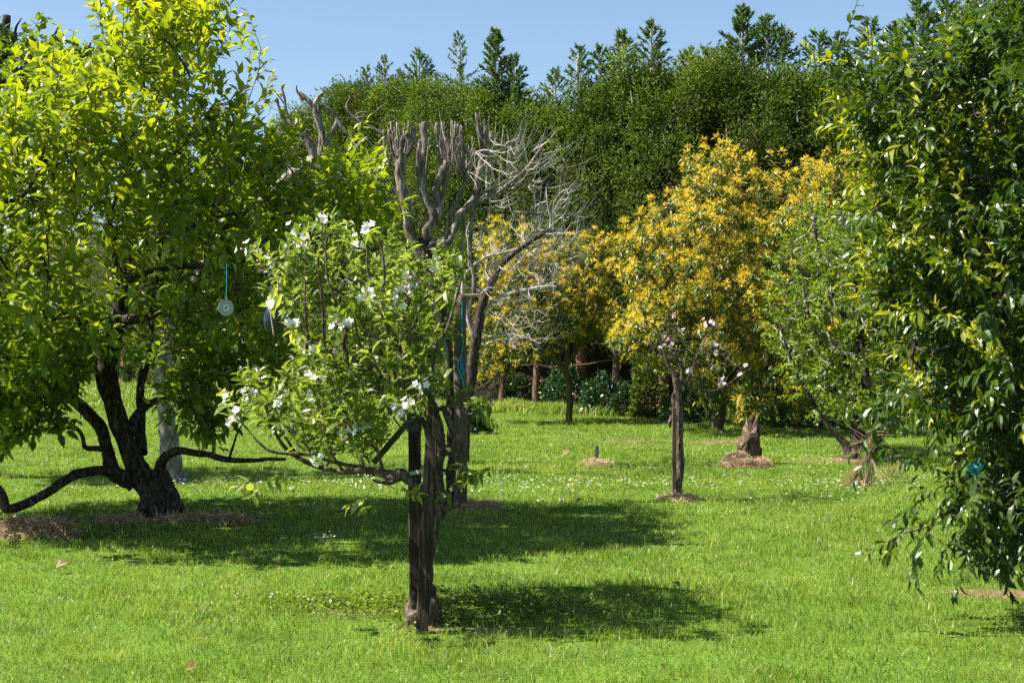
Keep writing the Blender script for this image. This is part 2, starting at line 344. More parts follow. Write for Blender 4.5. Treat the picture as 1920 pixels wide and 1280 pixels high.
tag(mb.build('ground', gm, smooth=True), 'mown lawn ground', kind='structure')

# grass: one mass of blades over the lawn the photo can see, wider than the frame
def grass_pts(n, y0, y1, pw, marg=1.2):
    u = rng.random(n); e = 2-pw; Y = (y0**e+u*(y1**e-y0**e))**(1/e)
    X = rng.uniform(-1, 1, n)*(0.37*Y+marg); return X, Y
def blades(mb, X, Y, h, wd, lean=.5, va=None, keep_soil=True):
    if keep_soil:
        s = soil(X, Y); k = rng.random(len(X)) > s*.97; X, Y, h, wd = X[k], Y[k], h[k], wd[k]
        if va is not None: va = va[k]
    n = len(X); Z = gh(X, Y)-.004; az = rng.uniform(0, 6.28, n)
    la = n2(X, Y, 2.2, 21)*9+rng.normal(0, 1.7, n); ln = lean*(0.3+rng.random(n))*h
    T = np.stack([np.cos(la), np.sin(la)], 1)*ln[:, None]; sx, sy = np.cos(az)*wd/2, np.sin(az)*wd/2
    V = np.empty((n, 5, 3)); V[:, 0] = np.stack([X-sx, Y-sy, Z], 1); V[:, 1] = np.stack([X+sx, Y+sy, Z], 1)
    mx_, my = X+T[:, 0]*.35, Y+T[:, 1]*.35; V[:, 2] = np.stack([mx_-sx*.8, my-sy*.8, Z+h*.55], 1); V[:, 3] = np.stack([mx_+sx*.8, my+sy*.8, Z+h*.55], 1)
    V[:, 4] = np.stack([X+T[:, 0], Y+T[:, 1], Z+h*(1-.25*lean)], 1)
    if va is None: va = np.clip(rng.normal(.48, .27, n), 0, 1)
    off = np.arange(n)[:, None]*5
    mb.add(V.reshape(-1, 3), np.array([[2, 3, 4]])+off, np.array([[0, 1, 3, 2]])+off, a=np.repeat(va, 5))
mb = MB()
X, Y = grass_pts(620000, 5.9, 36, 1.15)
hn = .6+.8*n2(X, Y, 1.5, 4)*n2(X, Y, 5, 5)*2
blades(mb, X, Y, rng.uniform(.022, .055, len(X))*hn, .0036*(Y/8)**.75*rng.uniform(.6, 1.5, len(X)), lean=.7)
# taller tufts
tc = grass_pts(2600, 6, 30, .9); k = rng.integers(0, 2600, 60000); rr = rng.normal(0, .045, (2, 60000))
blades(mb, tc[0][k]+rr[0], tc[1][k]+rr[1], rng.uniform(.05, .12, 60000), .0034*(tc[1][k]/8)**.6, lean=.8, va=np.clip(.35+.5*n2(tc[0][k], tc[1][k], 3, 8), 0, 1))
# far part of the lawn on the left
n = 60000; Y = rng.uniform(33, 60, n); X = rng.uniform(-.42, .05, n)*Y; blades(mb, X, Y, rng.uniform(.05, .14, n), .03*np.ones(n))
# longer unmown edge under the hedge
n = 60000; X = rng.uniform(-3.2, 9, n); Y = 32.6-.42*X+rng.normal(0, .7, n); k = n2(X, Y, 1.1, 14) > .5
blades(mb, X[k], Y[k], (rng.uniform(.06, .36, n)*(n2(X, Y, 1.1, 14)*1.6-.3))[k], np.full(k.sum(), .02), lean=.7)
tag(mb.build('grass', M['grass']), 'short sunlit lawn grass', kind='stuff')

# low clover and weeds under the blossoming tree
c_ = base(900, 1150); n = 5200; X = c_[0]+rng.normal(0, .38, n); Y = c_[1]+.12+rng.normal(0, .22, n); k = rng.random(n) < .85-.5*soil(X, Y)
X, Y = X[k], Y[k]; c2 = base(640, 1135); X = np.append(X, c2[0]+rng.normal(0, .3, 1200)); Y = np.append(Y, c2[1]+rng.normal(0, .14, 1200))
O = np.stack([X, Y, gh(X, Y)+rng.uniform(.01, .07, len(X))], 1); mb = MB()
put(mb, leaf_s(.85, .25, .1), O, rng.normal(0, 1, O.shape)*np.array([1, 1, .25]), np.array([0, 0, 1])+rng.normal(0, .3, O.shape), rng.uniform(.015, .034, len(O)))
tag(mb.build('clover', M['lime']), 'low clover and weeds round the foot of the blossoming tree', kind='stuff')

# pale path far away
mb = MB(); P0 = [(-40, 45.4), (6, 45.0)]
xs_ = np.linspace(-40, 2, 60); z_ = gh(xs_, np.full(60, 45.5))+.02
V = np.vstack([np.stack([xs_, 45.2+.3*np.sin(xs_), z_], 1), np.stack([xs_, 46.6+.3*np.sin(xs_), z_], 1)]); i = np.arange(59)
mb.add(V, None, np.stack([i, i+1, i+61, i+60], 1)); tag(mb.build('path', plain('path_gravel', (.30, .29, .26), rough=.95)), 'pale path across the far lawn', kind='structure')

# ------------------------------------------------------------------ the tall hedge
HL = np.array([(-60, 122.), (-31, 79.), (-16, 57.), (-8, 45.5), (-.4, 34.), (4, 31.4), (9, 29.), (17, 25.5), (24, 22.)])
hseg = np.linalg.norm(np.diff(HL, axis=0), axis=1); hs = np.concatenate([[0], np.cumsum(hseg)])
def hpos(s):
    x = np.interp(s, hs, HL[:, 0]); y = np.interp(s, hs, HL[:, 1]); e = .6
    dx = np.interp(s+e, hs, HL[:, 0])-np.interp(s-e, hs, HL[:, 0]); dy = np.interp(s+e, hs, HL[:, 1])-np.interp(s-e, hs, HL[:, 1])
    l = np.hypot(dx, dy)+1e-9; return x, y, dy/l, -dx/l      # outward normal
ridge_px = [(400, 330), (560, 235), (620, 190), (700, 168), (760, 160), (830, 178), (900, 150), (960, 160), (1010, 165), (1050, 145), (1090, 110), (1150, 100), (1200, 105), (1260, 108), (1330, 100), (1380, 80), (1450, 72), (1500, 84), (1560, 85), (1620, 78), (1700, 50), (1760, 30), (1850, -5), (1950, -30)]
def s_of_px(x):
    S = np.linspace(0, hs[-1], 1500); X, Y, _, _ = hpos(S); k = np.argmin(np.abs(X/Y-(x-960)/F)); return S[k], X[k], Y[k]
rs = [(s_of_px(x)[0], CAM_H+(640-y)/F*s_of_px(x)[2]-(.75 if x > 1040 else .3)) for x, y in ridge_px]
def ridge(s): return np.interp(s, [r[0] for r in rs], [r[1] for r in rs])+.9*(vnoise(np.stack([s*1.1, s*0, s*0], -1), 33)-.5)
def hoff(s, z): 
    P = np.stack([s*.45, z*.45, s*0], -1); return .9*vnoise(P, 31)+.85*vnoise(P*[3.2, 2.0, 1], 32)+.1*z/8-.05*z
hedge_e = thing('conifer_hedge', (4, 32.5, 0), 'tall dark green clipped conifer hedge running along the back of the lawn', 'hedge')
n = 5600; S = rng.uniform(s_of_px(-400)[0], s_of_px(2150)[0], n); keep = rng.random(n) < np.where(S > s_of_px(520)[0], 1, .6); S = S[keep]; n = len(S)
lay = rng.random(n) < .35; rz = ridge(S); Zc = rng.random(n)**.9*rz; x, y, nx_, ny_ = hpos(S); o = hoff(S, Zc)-.15-np.where(lay, rng.uniform(.25, .6, n), rng.uniform(0, .15, n))
top = np.clip((Zc-(rz-.8))/.8, 0, 1); o = np.where(top > 0, o*(1-top)-top*rng.uniform(0, 2.1, n), o); Zc = Zc-top*.1
low = (Zc < 1.9) & (vnoise(np.stack([S*.5, Zc*.6, S*0], -1), 35) > .4) & (x > -3); ok = ~low
S, Zc, x, y, nx_, ny_, o, top = [q[ok] for q in (S, Zc, x, y, nx_, ny_, o, top)]; n = len(S); cx, cy = x+nx_*o, y+ny_*o
n3 = 1500; S3 = rng.uniform(s_of_px(540)[0], s_of_px(2100)[0], n3); x3, y3, a3, b3 = hpos(S3); z3 = ridge(S3)-rng.uniform(.05, 1.1, n3)**1.3; o3 = hoff(S3, z3)*.5-rng.uniform(0, 2.3, n3)
S, Zc, nx_, ny_, cx, cy = [np.append(a_, b_) for a_, b_ in ((S, S3), (Zc, z3), (nx_, a3), (ny_, b3), (cx, x3+a3*o3), (cy, y3+b3*o3))]; n = len(S)
mb = MB(); tl = leaf_s(.40, .2, .15); cr = rng.uniform(.22, .58, n); va = np.clip(rng.normal(.5, .24, n), 0, 1); Cc = np.stack([cx, cy, Zc], 1)
for k in range(210):
    m_ = rng.random(n) < np.clip(cr/.4, .3, 1)*np.where(S > s_of_px(520)[0], 1, .6); q = m_.sum()
    d = nrm(rng.normal(0, 1, (q, 3))+np.stack([nx_[m_]*.8, ny_[m_]*.8, np.full(q, .55)], 1)); rr = cr[m_]*(1+.45*(vnoise(d*2.2+Cc[m_]*3, 37)-.5)*2)*rng.uniform(.72, 1.05, q)
    O = Cc[m_]+d*rr[:, None]*[1, 1, 1.25]
    put(mb, tl, O, d*.8+rng.normal(0, .55, d.shape)+[0, 0, .35], rng.normal(0, .45, d.shape)+d+.25*SUNV, rng.uniform(.055, .125, q), a=np.clip(va[m_]+rng.normal(0, .13, q), 0, 1))
fol = mb.build('foliage', M['hedge'], hedge_e)
# opaque dark core added behind the fronds so no sky shows through
mb = MB(); S = np.linspace(5, hs[-1], 260); Zg = np.linspace(0, 1, 26)
core = []
for t in Zg:
    x, y, nx_, ny_ = hpos(S); z = t*(ridge(S)-.75); o = hoff(S, z)-1.0-.25*vnoise(np.stack([S*3, z*3, S*0], -1), 36)-(t > .96)*.4; o = np.where(t < .2, o-.5, o)
    core.append(np.stack([x+nx_*o, y+ny_*o, z], 1))
for t in Zg[::-1]:
    x, y, nx_, ny_ = hpos(S); z = t*(ridge(S)-.75); core.append(np.stack([x-nx_*1.9, y-ny_*1.9, z], 1))
V = np.concatenate(core); m_ = len(S); i = (np.arange(len(core)-1)[:, None]*m_+np.arange(m_-1)[None]).ravel()
mb.add(V, None, np.stack([i, i+1, i+m_+1, i+m_], 1))
mb.build('dark_core', bark_mat('hedge_inside', [(.35, (.012, .012, .006)), (.55, (.035, .035, .012)), (.7, (.07, .06, .025))], scale=(6, 6, 6), bump=1, dist=.1), hedge_e, smooth=True)
# bare cut ends
mb = MB()
for _ in range(45):
    xx = rng.uniform(640, 1750); s, _, _ = s_of_px(xx); rz = float(ridge(np.array([s]))[0]); z = rz-abs(rng.normal(0, 1.3)); x, y, a_, b_ = [float(v[0]) for v in hpos(np.array([s]))]
    o = float(hoff(np.array([s]), np.array([z]))[0])-.05 if z < rz-.6 else rng.uniform(-.8, .3); P = np.array([[x+a_*o, y+b_*o, z], [x+a_*(o+.08), y+b_*(o+.08), z+rng.uniform(.10, .26)]])
    tube(mb, P, [.02, .012], sides=4, sub=1)
mb.build('cut_stems', M['dead'], hedge_e)
# trunks seen at the foot of the hedge
for xx, yb, r in [(1018, 768, .09), (1098, 770, .15), (1166, 775, .10), (1252, 785, .13), (1335, 790, .10), (1440, 792, .1), (955, 765, .08), (250, 716, .2), (120, 712, .2), (330, 720, .2)]:
    s, x, y = s_of_px(xx); _, _, a_, b_ = hpos(np.array([s])); q = np.array([x+a_[0]*.35, y+b_[0]*.35, 0]); mb = MB()
    tube(mb, [q+[0, 0, -.05], q+[.02, 0, .25], q+[.05, 0, 1.2], q+[.1, .2, 2.6], q+[.1, .5, 4]], [r*1.6, r*1.1, r*.9, r*.8, r*.6], sides=9, rough=.15)
    for _ in range(9):
        z = rng.uniform(.5, 2.6); d = rng.normal(0, 1, 3)*[.9, .6, .35]; P = q+[.05, 0, z]; tube(mb, [P, P+d*.45+[0, 0, -.03], P+d*.9+[0, 0, .1]], [.02, .013, .006], sides=4, wob=.12)
    mb.build('trunk', M['conifer_bark'], hedge_e, smooth=True)
# leaders standing above the hedge
def treetop(xp, yp, ybase, wpx, dense, back=.4):
    s, x, y = s_of_px(xp); y += back; h0 = CAM_H+(640-ybase)/F*y-.5; h1 = CAM_H+(640-yp)/F*y; wd = wpx/F*y*.5; x = (xp-960)/F*y
    H = h1-h0; mb = MB(); nb = int(10+H*13*dense)
    tube(mb, [[x, y, h0-.3], [x+rng.normal(0, .04), y, h0+H*.5], [x, y, h1-.08]], [.045, .025, .008], sides=5, m=1)
    fr = leaf_s(.30, .2, .05)
    for k in range(nb):
        t = (k+.5)/nb; z = h0+H*t*.97; az = k*2.4+rng.normal(0, .7); L = wd*1.25*(1-t)**.75*rng.uniform(.55, 1.2)+.10; el = R_(18+38*t)
        d = np.array([math.cos(az)*math.cos(el), math.sin(az)*math.cos(el), math.sin(el)]); P0 = np.array([x, y, z])
        P = [P0, P0+d*L*.5+[0, 0, -.03*L], P0+d*L+[0, 0, .10*L]]; tube(mb, P, [.012, .008, .004], sides=3, sub=2, m=1)
        m_ = int(12+42*L*dense); tt = rng.uniform(.2, 1.0, m_); O = P0+d*(L*tt)[:, None]
        dd = d*.9+rng.normal(0, .42, (m_, 3))+[0, 0, .15]
        put(mb, fr, O, dd, rng.normal(0, .7, (m_, 3))+SUNV, rng.uniform(.07, .15, m_), a=np.clip(rng.normal(.5, .25, m_), 0, 1))
    mb.build('treetop', [M['blueconifer'], M['dead']], hedge_e)
for a_ in [(638, 163, 190, 70, 1.2), (686, 128, 172, 42, .8), (722, 108, 170, 58, 1), (752, 135, 165, 40, .8), (787, 98, 165, 80, 1.3), (861, 66, 172, 76, .8), (930, 58, 155, 66, 2.4), (964, 108, 160, 56, 2), (1040, 135, 160, 60, 1.4), (1085, 92, 125, 60, 1.3),
           (1125, 92, 115, 60, 1.3), (1165, 62, 110, 66, 1.6), (1222, 44, 112, 80, 1.6), (1290, 98, 110, 60, 1.2), (1325, 96, 105, 50, 1.1), (1392, 18, 88, 84, 2.6), (1442, 38, 80, 90, 2.0), (1470, 60, 84, 60, 1.5), (1535, 66, 90, 66, 1.3), (1572, 70, 90, 50, 1.2), (1632, 40, 85, 70, 1.4), (1680, 50, 70, 60, 1.4), (1722, -4, 50, 70, 2), (1775, 0, 40, 80, 1.7), (1835, -15, 20, 80, 1.7)]:
    treetop(*a_)

# ------------------------------------------------------------------ shrubs at the foot of the hedge
def bush(xp, yp, wm, hm, label, mat, leaf, nl, group=None, cat='bush', Y=None, name='bush'):
    b_ = base(xp, yp); 
    if Y: b_ = np.array([(xp-960)/F*Y, Y, 0])
    e = thing(name, g0(b_), label, cat, group); n = nl; d = nrm(rng.normal(0, 1, (n, 3))); d[:, 2] = np.abs(d[:, 2])
    rr = rng.uniform(.55, 1, n)**.6*(1+.35*(vnoise(d*2.5+xp, 3)-.5)*2); P = b_+d*rr[:, None]*[wm/2, wm*.4, hm]; P[:, 2] = np.maximum(P[:, 2], .04)
    mb = MB(); put(mb, leaf_s(.7, .25, .1), P, d+rng.normal(0, .6, P.shape), d*.4+[0, 0, .6]+rng.normal(0, .4, P.shape), rng.uniform(.7, 1.3, n)*leaf); mb.build('foliage', mat, e)
    mb = MB()
    for _ in range(14):
        q = nrm(rng.normal(0, 1, 3)); q[2] = abs(q[2])+.3; tube(mb, [b_+q*[.1, .1, 0], b_+q*[wm*.25, wm*.2, hm*.45]+[0, 0, .02], b_+q*[wm*.4, wm*.3, hm*.75]], [.02, .013, .006], sides=4)
    mb.build('stems', M['twig'], e)
GB = 'dark glossy bushes at the foot of the hedge'
bush(1060, 772, 1.15, 1.2, 'tallest dark glossy bush at the hedge foot, just left of the reddish conifer trunk', M['ivy'], .075, 2600, GB)
bush(1130, 778, 1.1, .85, 'round dark glossy bush at the hedge foot, just right of the reddish conifer trunk', M['ivy'], .075, 2200, GB)
bush(1172, 780, .55, .7, 'small narrow dark bush between two conifer trunks at the hedge foot', M['ivy'], .07, 1200, GB)
bush(1215, 782, .8, 1.0, 'mid green feathery bush behind the small bare-twigged tree', M['hedge'], .08, 1600, GB)
bush(965, 766, .8, .7, 'low dark bush at the hedge foot behind the wooden post', M['ivy'], .07, 1400, GB)
bush(1300, 790, 1.3, .8, 'dark low bush under the orange-yellow flowering tree, right of the small bare-twigged tree', M['ivy'], .075, 1800, GB)
bush(1495, 800, 1.6, 1.2, 'dark glossy bush between the orange-yellow tree and the fresh green tree', M['ivy'], .075, 2600, GB)
bush(890, 812, .55, .42, 'low dark clipped bush standing on the lawn just behind the wooden post', M['ivy'], .06, 1500)

# ------------------------------------------------------------------ generic leafy tree
def limbs(mb, Y0, lines, rough=.14, wob=.03, m=0, sides=10):
    roots = []
    for ln in lines:
        P, r = px(ln, Y0); Q = tube(mb, P, r, sides=sides if r.max() > .02 else 5, rough=rough, wob=wob, m=m); roots.append(Q[2::3])
    return np.concatenate(roots)

# ---- big persimmon-like tree on the left
Y0 = 13.1; b0 = base(300, 966)
tr = thing('leafy_tree', g0(b0), 'large spreading tree with yellow-green leaves and dark forked trunk', 'tree')
mb = MB()
lines = [[(302, 985, .20), (300, 965, .165), (283, 925, .125), (256, 880, .105), (234, 820, .085), (214, 760, .085), (198, 705, .10), (208, 650, .075), (221, 600, .075), (228, 540, .055), (240, 490, .045), (262, 440, .035, .2), (300, 380, .03, .3), (325, 300, .02, .4), (330, 200, .012, .3)],
         [(200, 700, .07), (186, 672, .06), (172, 635, .05), (155, 600, .045, -.3), (120, 560, .03, -.5), (80, 480, .02, -.7), (70, 380, .012, -.7)],
         [(222, 600, .05), (256, 597, .045, -.3), (290, 590, .03, -.7), (340, 540, .022, -1)],
         [(250, 905, .08), (215, 888, .075), (203, 850, .06), (192, 805, .058), (165, 772, .055), (140, 748, .055), (140, 712, .045), (130, 670, .035, .3), (90, 600, .028, .6), (50, 500, .02, .8), (20, 400, .012, .9)],
         [(262, 905, .075), (225, 888, .05, -.1), (185, 882, .045, -.2), (140, 890, .045, -.4), (90, 922, .042, -.6), (40, 948, .04, -.7), (12, 952, .045, -.8), (2, 928, .035, -.8), (-30, 870, .025, -.8), (-60, 780, .018, -.6)],
         [(290, 940, .07), (299, 890, .055, -.1), (305, 862, .048, -.2), (332, 846, .036, -.3), (375, 850, .030, -.4), (430, 860, .027, -.5), (480, 862, .02, -.6), (535, 860, .014, -.7)],
         [(262, 850, .06), (264, 800, .045, .2), (263, 745, .04, .3), (268, 700, .042, .4), (280, 655, .032, .5), (285, 580, .025, .7), (300, 480, .018, .9), (300, 350, .012, 1)],
         [(246, 815, .05), (256, 780, .045, .1), (285, 755, .035, .2), (330, 742, .034, .3), (390, 728, .03, .4), (430, 690, .027, .4), (460, 620, .024, .4), (500, 540, .024, .3), (560, 470, .022, .2), (630, 430, .018, .1), (700, 360, .010, 0)],
         [(228, 545, .04), (250, 520, .03, -.4), (300, 505, .025, -.6), (370, 500, .022, -.8), (440, 505, .018, -.9)],
         [(240, 490, .035), (262, 460, .03, -.2), (330, 440, .025, -.4), (400, 400, .02, -.4), (440, 300, .014, -.3), (455, 200, .008, -.2)],
         [(228, 540, .035), (215, 480, .03, -.3), (205, 400, .025, -.4), (200, 300, .016, -.4), (198, 150, .010, -.4), (190, 0, .006, -.3)],
         [(400, 852, .018, -.45), (402, 815, .014, -.5), (396, 780, .008, -.6)], [(432, 858, .014, -.5), (440, 820, .010, -.5), (455, 790, .005, -.5)],
         [(205, 842, .03), (180, 840, .025, -.3), (160, 838, .022, -.4), (150, 815, .018, -.5), (110, 780, .012, -.6), (60, 740, .008, -.7)],
         [(300, 380, .02, .3), (340, 250, .014, .2), (350, 80, .008, .1)], [(205, 400, .02, -.4), (270, 250, .014, -.6), (265, 60, .008, -.6)]]
roots = limbs(mb, Y0, lines)
b_ = at(300, 968, Y0)
for k in range(7):               # root flare
    az = k*.9+.3; d = np.array([math.cos(az), math.sin(az), 0]); tube(mb, [b_+[0, 0, .42]+d*.02, b_+[0, 0, .16]+d*.10, b_+[0, 0, .04]+d*.17, b_+[0, 0, -.05]+d*.27], [.05, .085, .07, .03], sides=9, rough=.12)
mb.build('trunk', M['dark_and_shaded_bark'], tr, smooth=True)
polyL = [(185, -60), (240, -90), (330, -80), (365, 0), (400, 15), (430, 50), (470, 100), (505, 120), (490, 170), (475, 220), (500, 255), (590, 300), (640, 280), (700, 320), (745, 390), (735, 440), (640, 470), (600, 540), (560, 620), (560, 690), (510, 740), (470, 700), (420, 720), (430, 800), (360, 830), (300, 740), (220, 720), (150, 740), (110, 800), (60, 850), (-60, 860), (-250, 800), (-260, 300), (-120, 200), (0, 150), (60, 130), (110, 110), (150, 150), (185, 130), (180, 60)]
pts = volume(polyL, Y0-1.0, 2.0, 1.1, 1750, shell=.6, clump=(1.3, .38), seed=4); pts = pts[(pts[:, 2] > 2.6) | (pts[:, 2] < 1.9) | (pts[:, 1] > Y0-.5) | (rng.random(len(pts)) < .45)]
_k = Y0/pts[:, 1]; _x = 960+pts[:, 0]/Y0*F*_k; _y = 640-(pts[:, 2]-CAM_H)*_k/Y0*F; pts = pts[~((_x > 140) & (_x < 330) & (_y > 430) & (_y < 760) & (pts[:, 1] < Y0-.1) & (rng.random(len(pts)) < .8))]
pts = np.vstack([pts, volume([(300, 690), (400, 650), (560, 640), (540, 740), (470, 760), (440, 850), (380, 850), (320, 800)], Y0-.5, .8, .3, 80, inset=.05), volume([(-80, 620), (190, 620), (180, 700), (120, 740), (130, 800), (90, 850), (-80, 850)], Y0-.7, 1.0, .4, 120, inset=.05)])
shoots = np.array([at(x, y, Y0+rng.uniform(-1, .8)) for x, y in [(192, 60), (190, 10), (188, -40), (400, 40), (412, 15), (430, 60), (455, 90), (490, 95), (480, 150), (485, 190), (350, 10), (380, 20), (270, 0), (80, 130), (100, 150), (120, 130), (680, 330), (700, 370), (725, 400), (690, 430), (640, 290), (715, 430)]])
pts = np.vstack([pts, shoots])
X, par, Mr = grow(roots, pts, .3)
mb = MB(); branches(mb, X, par, Mr, .0042, .022, wob=.03); mb.build('branches', M['dark_and_shaded_bark'], tr)
mb = MB(); T = X[Mr:]; ctr = at(230, 480, Y0); out = nrm(T-ctr); D = nrm(out*.4+[0, 0, .9]+rng.normal(0, .45, T.shape)); low = (T[:, 2] < 1.9)[:, None]; D = nrm(np.where(low, D*[1, 1, .35], D))
tl = [leaf_t(.46, .3, .25), leaf_t(.5, .15, .45), leaf_t(.42, .4, .1, curl=.04)]
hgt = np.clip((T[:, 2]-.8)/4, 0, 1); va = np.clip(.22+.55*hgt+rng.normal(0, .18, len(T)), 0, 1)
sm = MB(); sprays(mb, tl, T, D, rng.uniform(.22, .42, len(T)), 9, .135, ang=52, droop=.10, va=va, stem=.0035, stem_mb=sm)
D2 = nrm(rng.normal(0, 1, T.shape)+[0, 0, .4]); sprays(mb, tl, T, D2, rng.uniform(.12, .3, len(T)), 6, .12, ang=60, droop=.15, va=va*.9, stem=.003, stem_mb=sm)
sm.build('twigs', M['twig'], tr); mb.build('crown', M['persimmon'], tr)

# ---- tree behind it with broken pale trunk, top left pollard with leaves
e = thing('pollarded_tree', g0(base(-60, 890)), 'pollarded tree with dark stubs and sparse round leaves against the sky, top left corner', 'tree'); Y1 = 17.0
mb = MB(); roots = limbs(mb, Y1, [[(-60, 885, .16), (-50, 700, .13), (-20, 450, .12), (20, 300, .11), (30, 220, .09), (33, 190, .08), (30, 150, .07), (20, 120, .06)],
    [(30, 210, .05), (60, 150, .05), (58, 90, .05), (65, 75, .04)], [(20, 140, .06), (8, 90, .05), (12, 30, .045)], [(0, 130, .05), (-4, 80, .04), (-4, 45, .04)], [(30, 150, .05), (60, 130, .04), (90, 85, .02), (108, 52, .01)],
    [(-20, 450, .08), (-120, 380, .06), (-250, 300, .04), (-350, 200, .02)], [(30, 220, .04), (100, 180, .025), (150, 130, .018), (170, 80, .01)], [(20, 150, .06), (-20, 160, .06), (-60, 140, .05)], [(35, 120, .03), (28, 60, .015), (38, 35, .008)]], rough=.2)
mb.build('trunk', M['dark_and_shaded_bark'], e, smooth=True)
pts = volume([(-40, 60), (20, 40), (75, 40), (95, 80), (140, 65), (185, 75), (215, 120), (200, 190), (150, 180), (60, 210), (-40, 230)], Y1, 1.0, .5, 120, clump=(2.5, .45), seed=9); pts = np.vstack([pts, volume([(-60, 60), (-40, 300), (-200, 420), (-420, 400), (-520, 200), (-380, 40), (-200, 0)], Y1-.3, 1.2, .8, 420, seed=10)])
X, par, Mr = grow(roots, pts, .3); mb = MB(); branches(mb, X, par, Mr, .006, .02); mb.build('branches', M['dark_and_shaded_bark'], e)
mb = MB(); T = X[Mr:]; sprays(mb, [leaf_t(.75, .2, .2)], T, nrm(rng.normal(0, 1, T.shape)+[0, 0, .5]), rng.uniform(.15, .35, len(T)), 8, .12, ang=65, va=rng.random(len(T))*.7, stem=.004); mb.build('crown', M['lime'], e)

# ---- pale barked dead pollard behind the big tree
Y2 = 16.6; e = thing('dead_pollard_tree', g0(base(318, 897)), 'dead pollarded tree with pale peeling trunk seen behind the big leafy tree', 'tree')
mb = MB()
limbs(mb, Y2, [[(324, 905, .19), (322, 885, .14), (316, 820, .10), (307, 750, .085), (306, 700, .10), (313, 645, .085), (345, 560, .09), (430, 450, .085), (530, 345, .08), (590, 300, .075)]], rough=.22, sides=14)
mb.build('trunk', M['pale_bark'], e, smooth=True)
mb = MB(); ln = [[(590, 300, .07), (575, 262, .05), (550, 240, .045), (530, 215, .035), (521, 190, .03), (519, 184, .025)], [(548, 240, .03), (536, 200, .022), (530, 160, .02)], [(536, 200, .015), (522, 178, .012), (508, 162, .008)],
      [(600, 300, .07), (606, 262, .055), (598, 225, .05), (582, 195, .052), (568, 182, .045), (560, 175, .04)], [(566, 190, .03), (557, 172, .02), (556, 160, .014)], [(586, 200, .04), (596, 186, .035), (603, 176, .035)],
      [(598, 290, .05), (603, 250, .042), (600, 215, .034), (598, 200, .032)], [(605, 280, .045), (622, 250, .04), (632, 225, .035), (620, 205, .03), (598, 198, .02)], [(632, 225, .04), (660, 262, .032), (690, 300, .028), (720, 345, .025)],
      [(600, 280, .02), (585, 262, .014), (560, 230, .01), (570, 210, .005)], [(560, 300, .012), (520, 295, .008), (500, 320, .005)], [(575, 300, .010), (545, 290, .006), (500, 270, .004), (488, 235, .003)]]
ln = [[(q[0], q[1], q[2]*.7)+tuple(q[3:]) for q in l] for l in ln]; roots = limbs(mb, Y2, ln, rough=.3)
pts = volume([(480, 190), (520, 150), (600, 170), (620, 240), (560, 300), (480, 330)], Y2, .5, .3, 40); X, par, Mr = grow(roots, pts, .2); branches(mb, X, par, Mr, .0035, .01, wob=.08)
mb.build('limbs', M['deadbrown'], e, smooth=True)

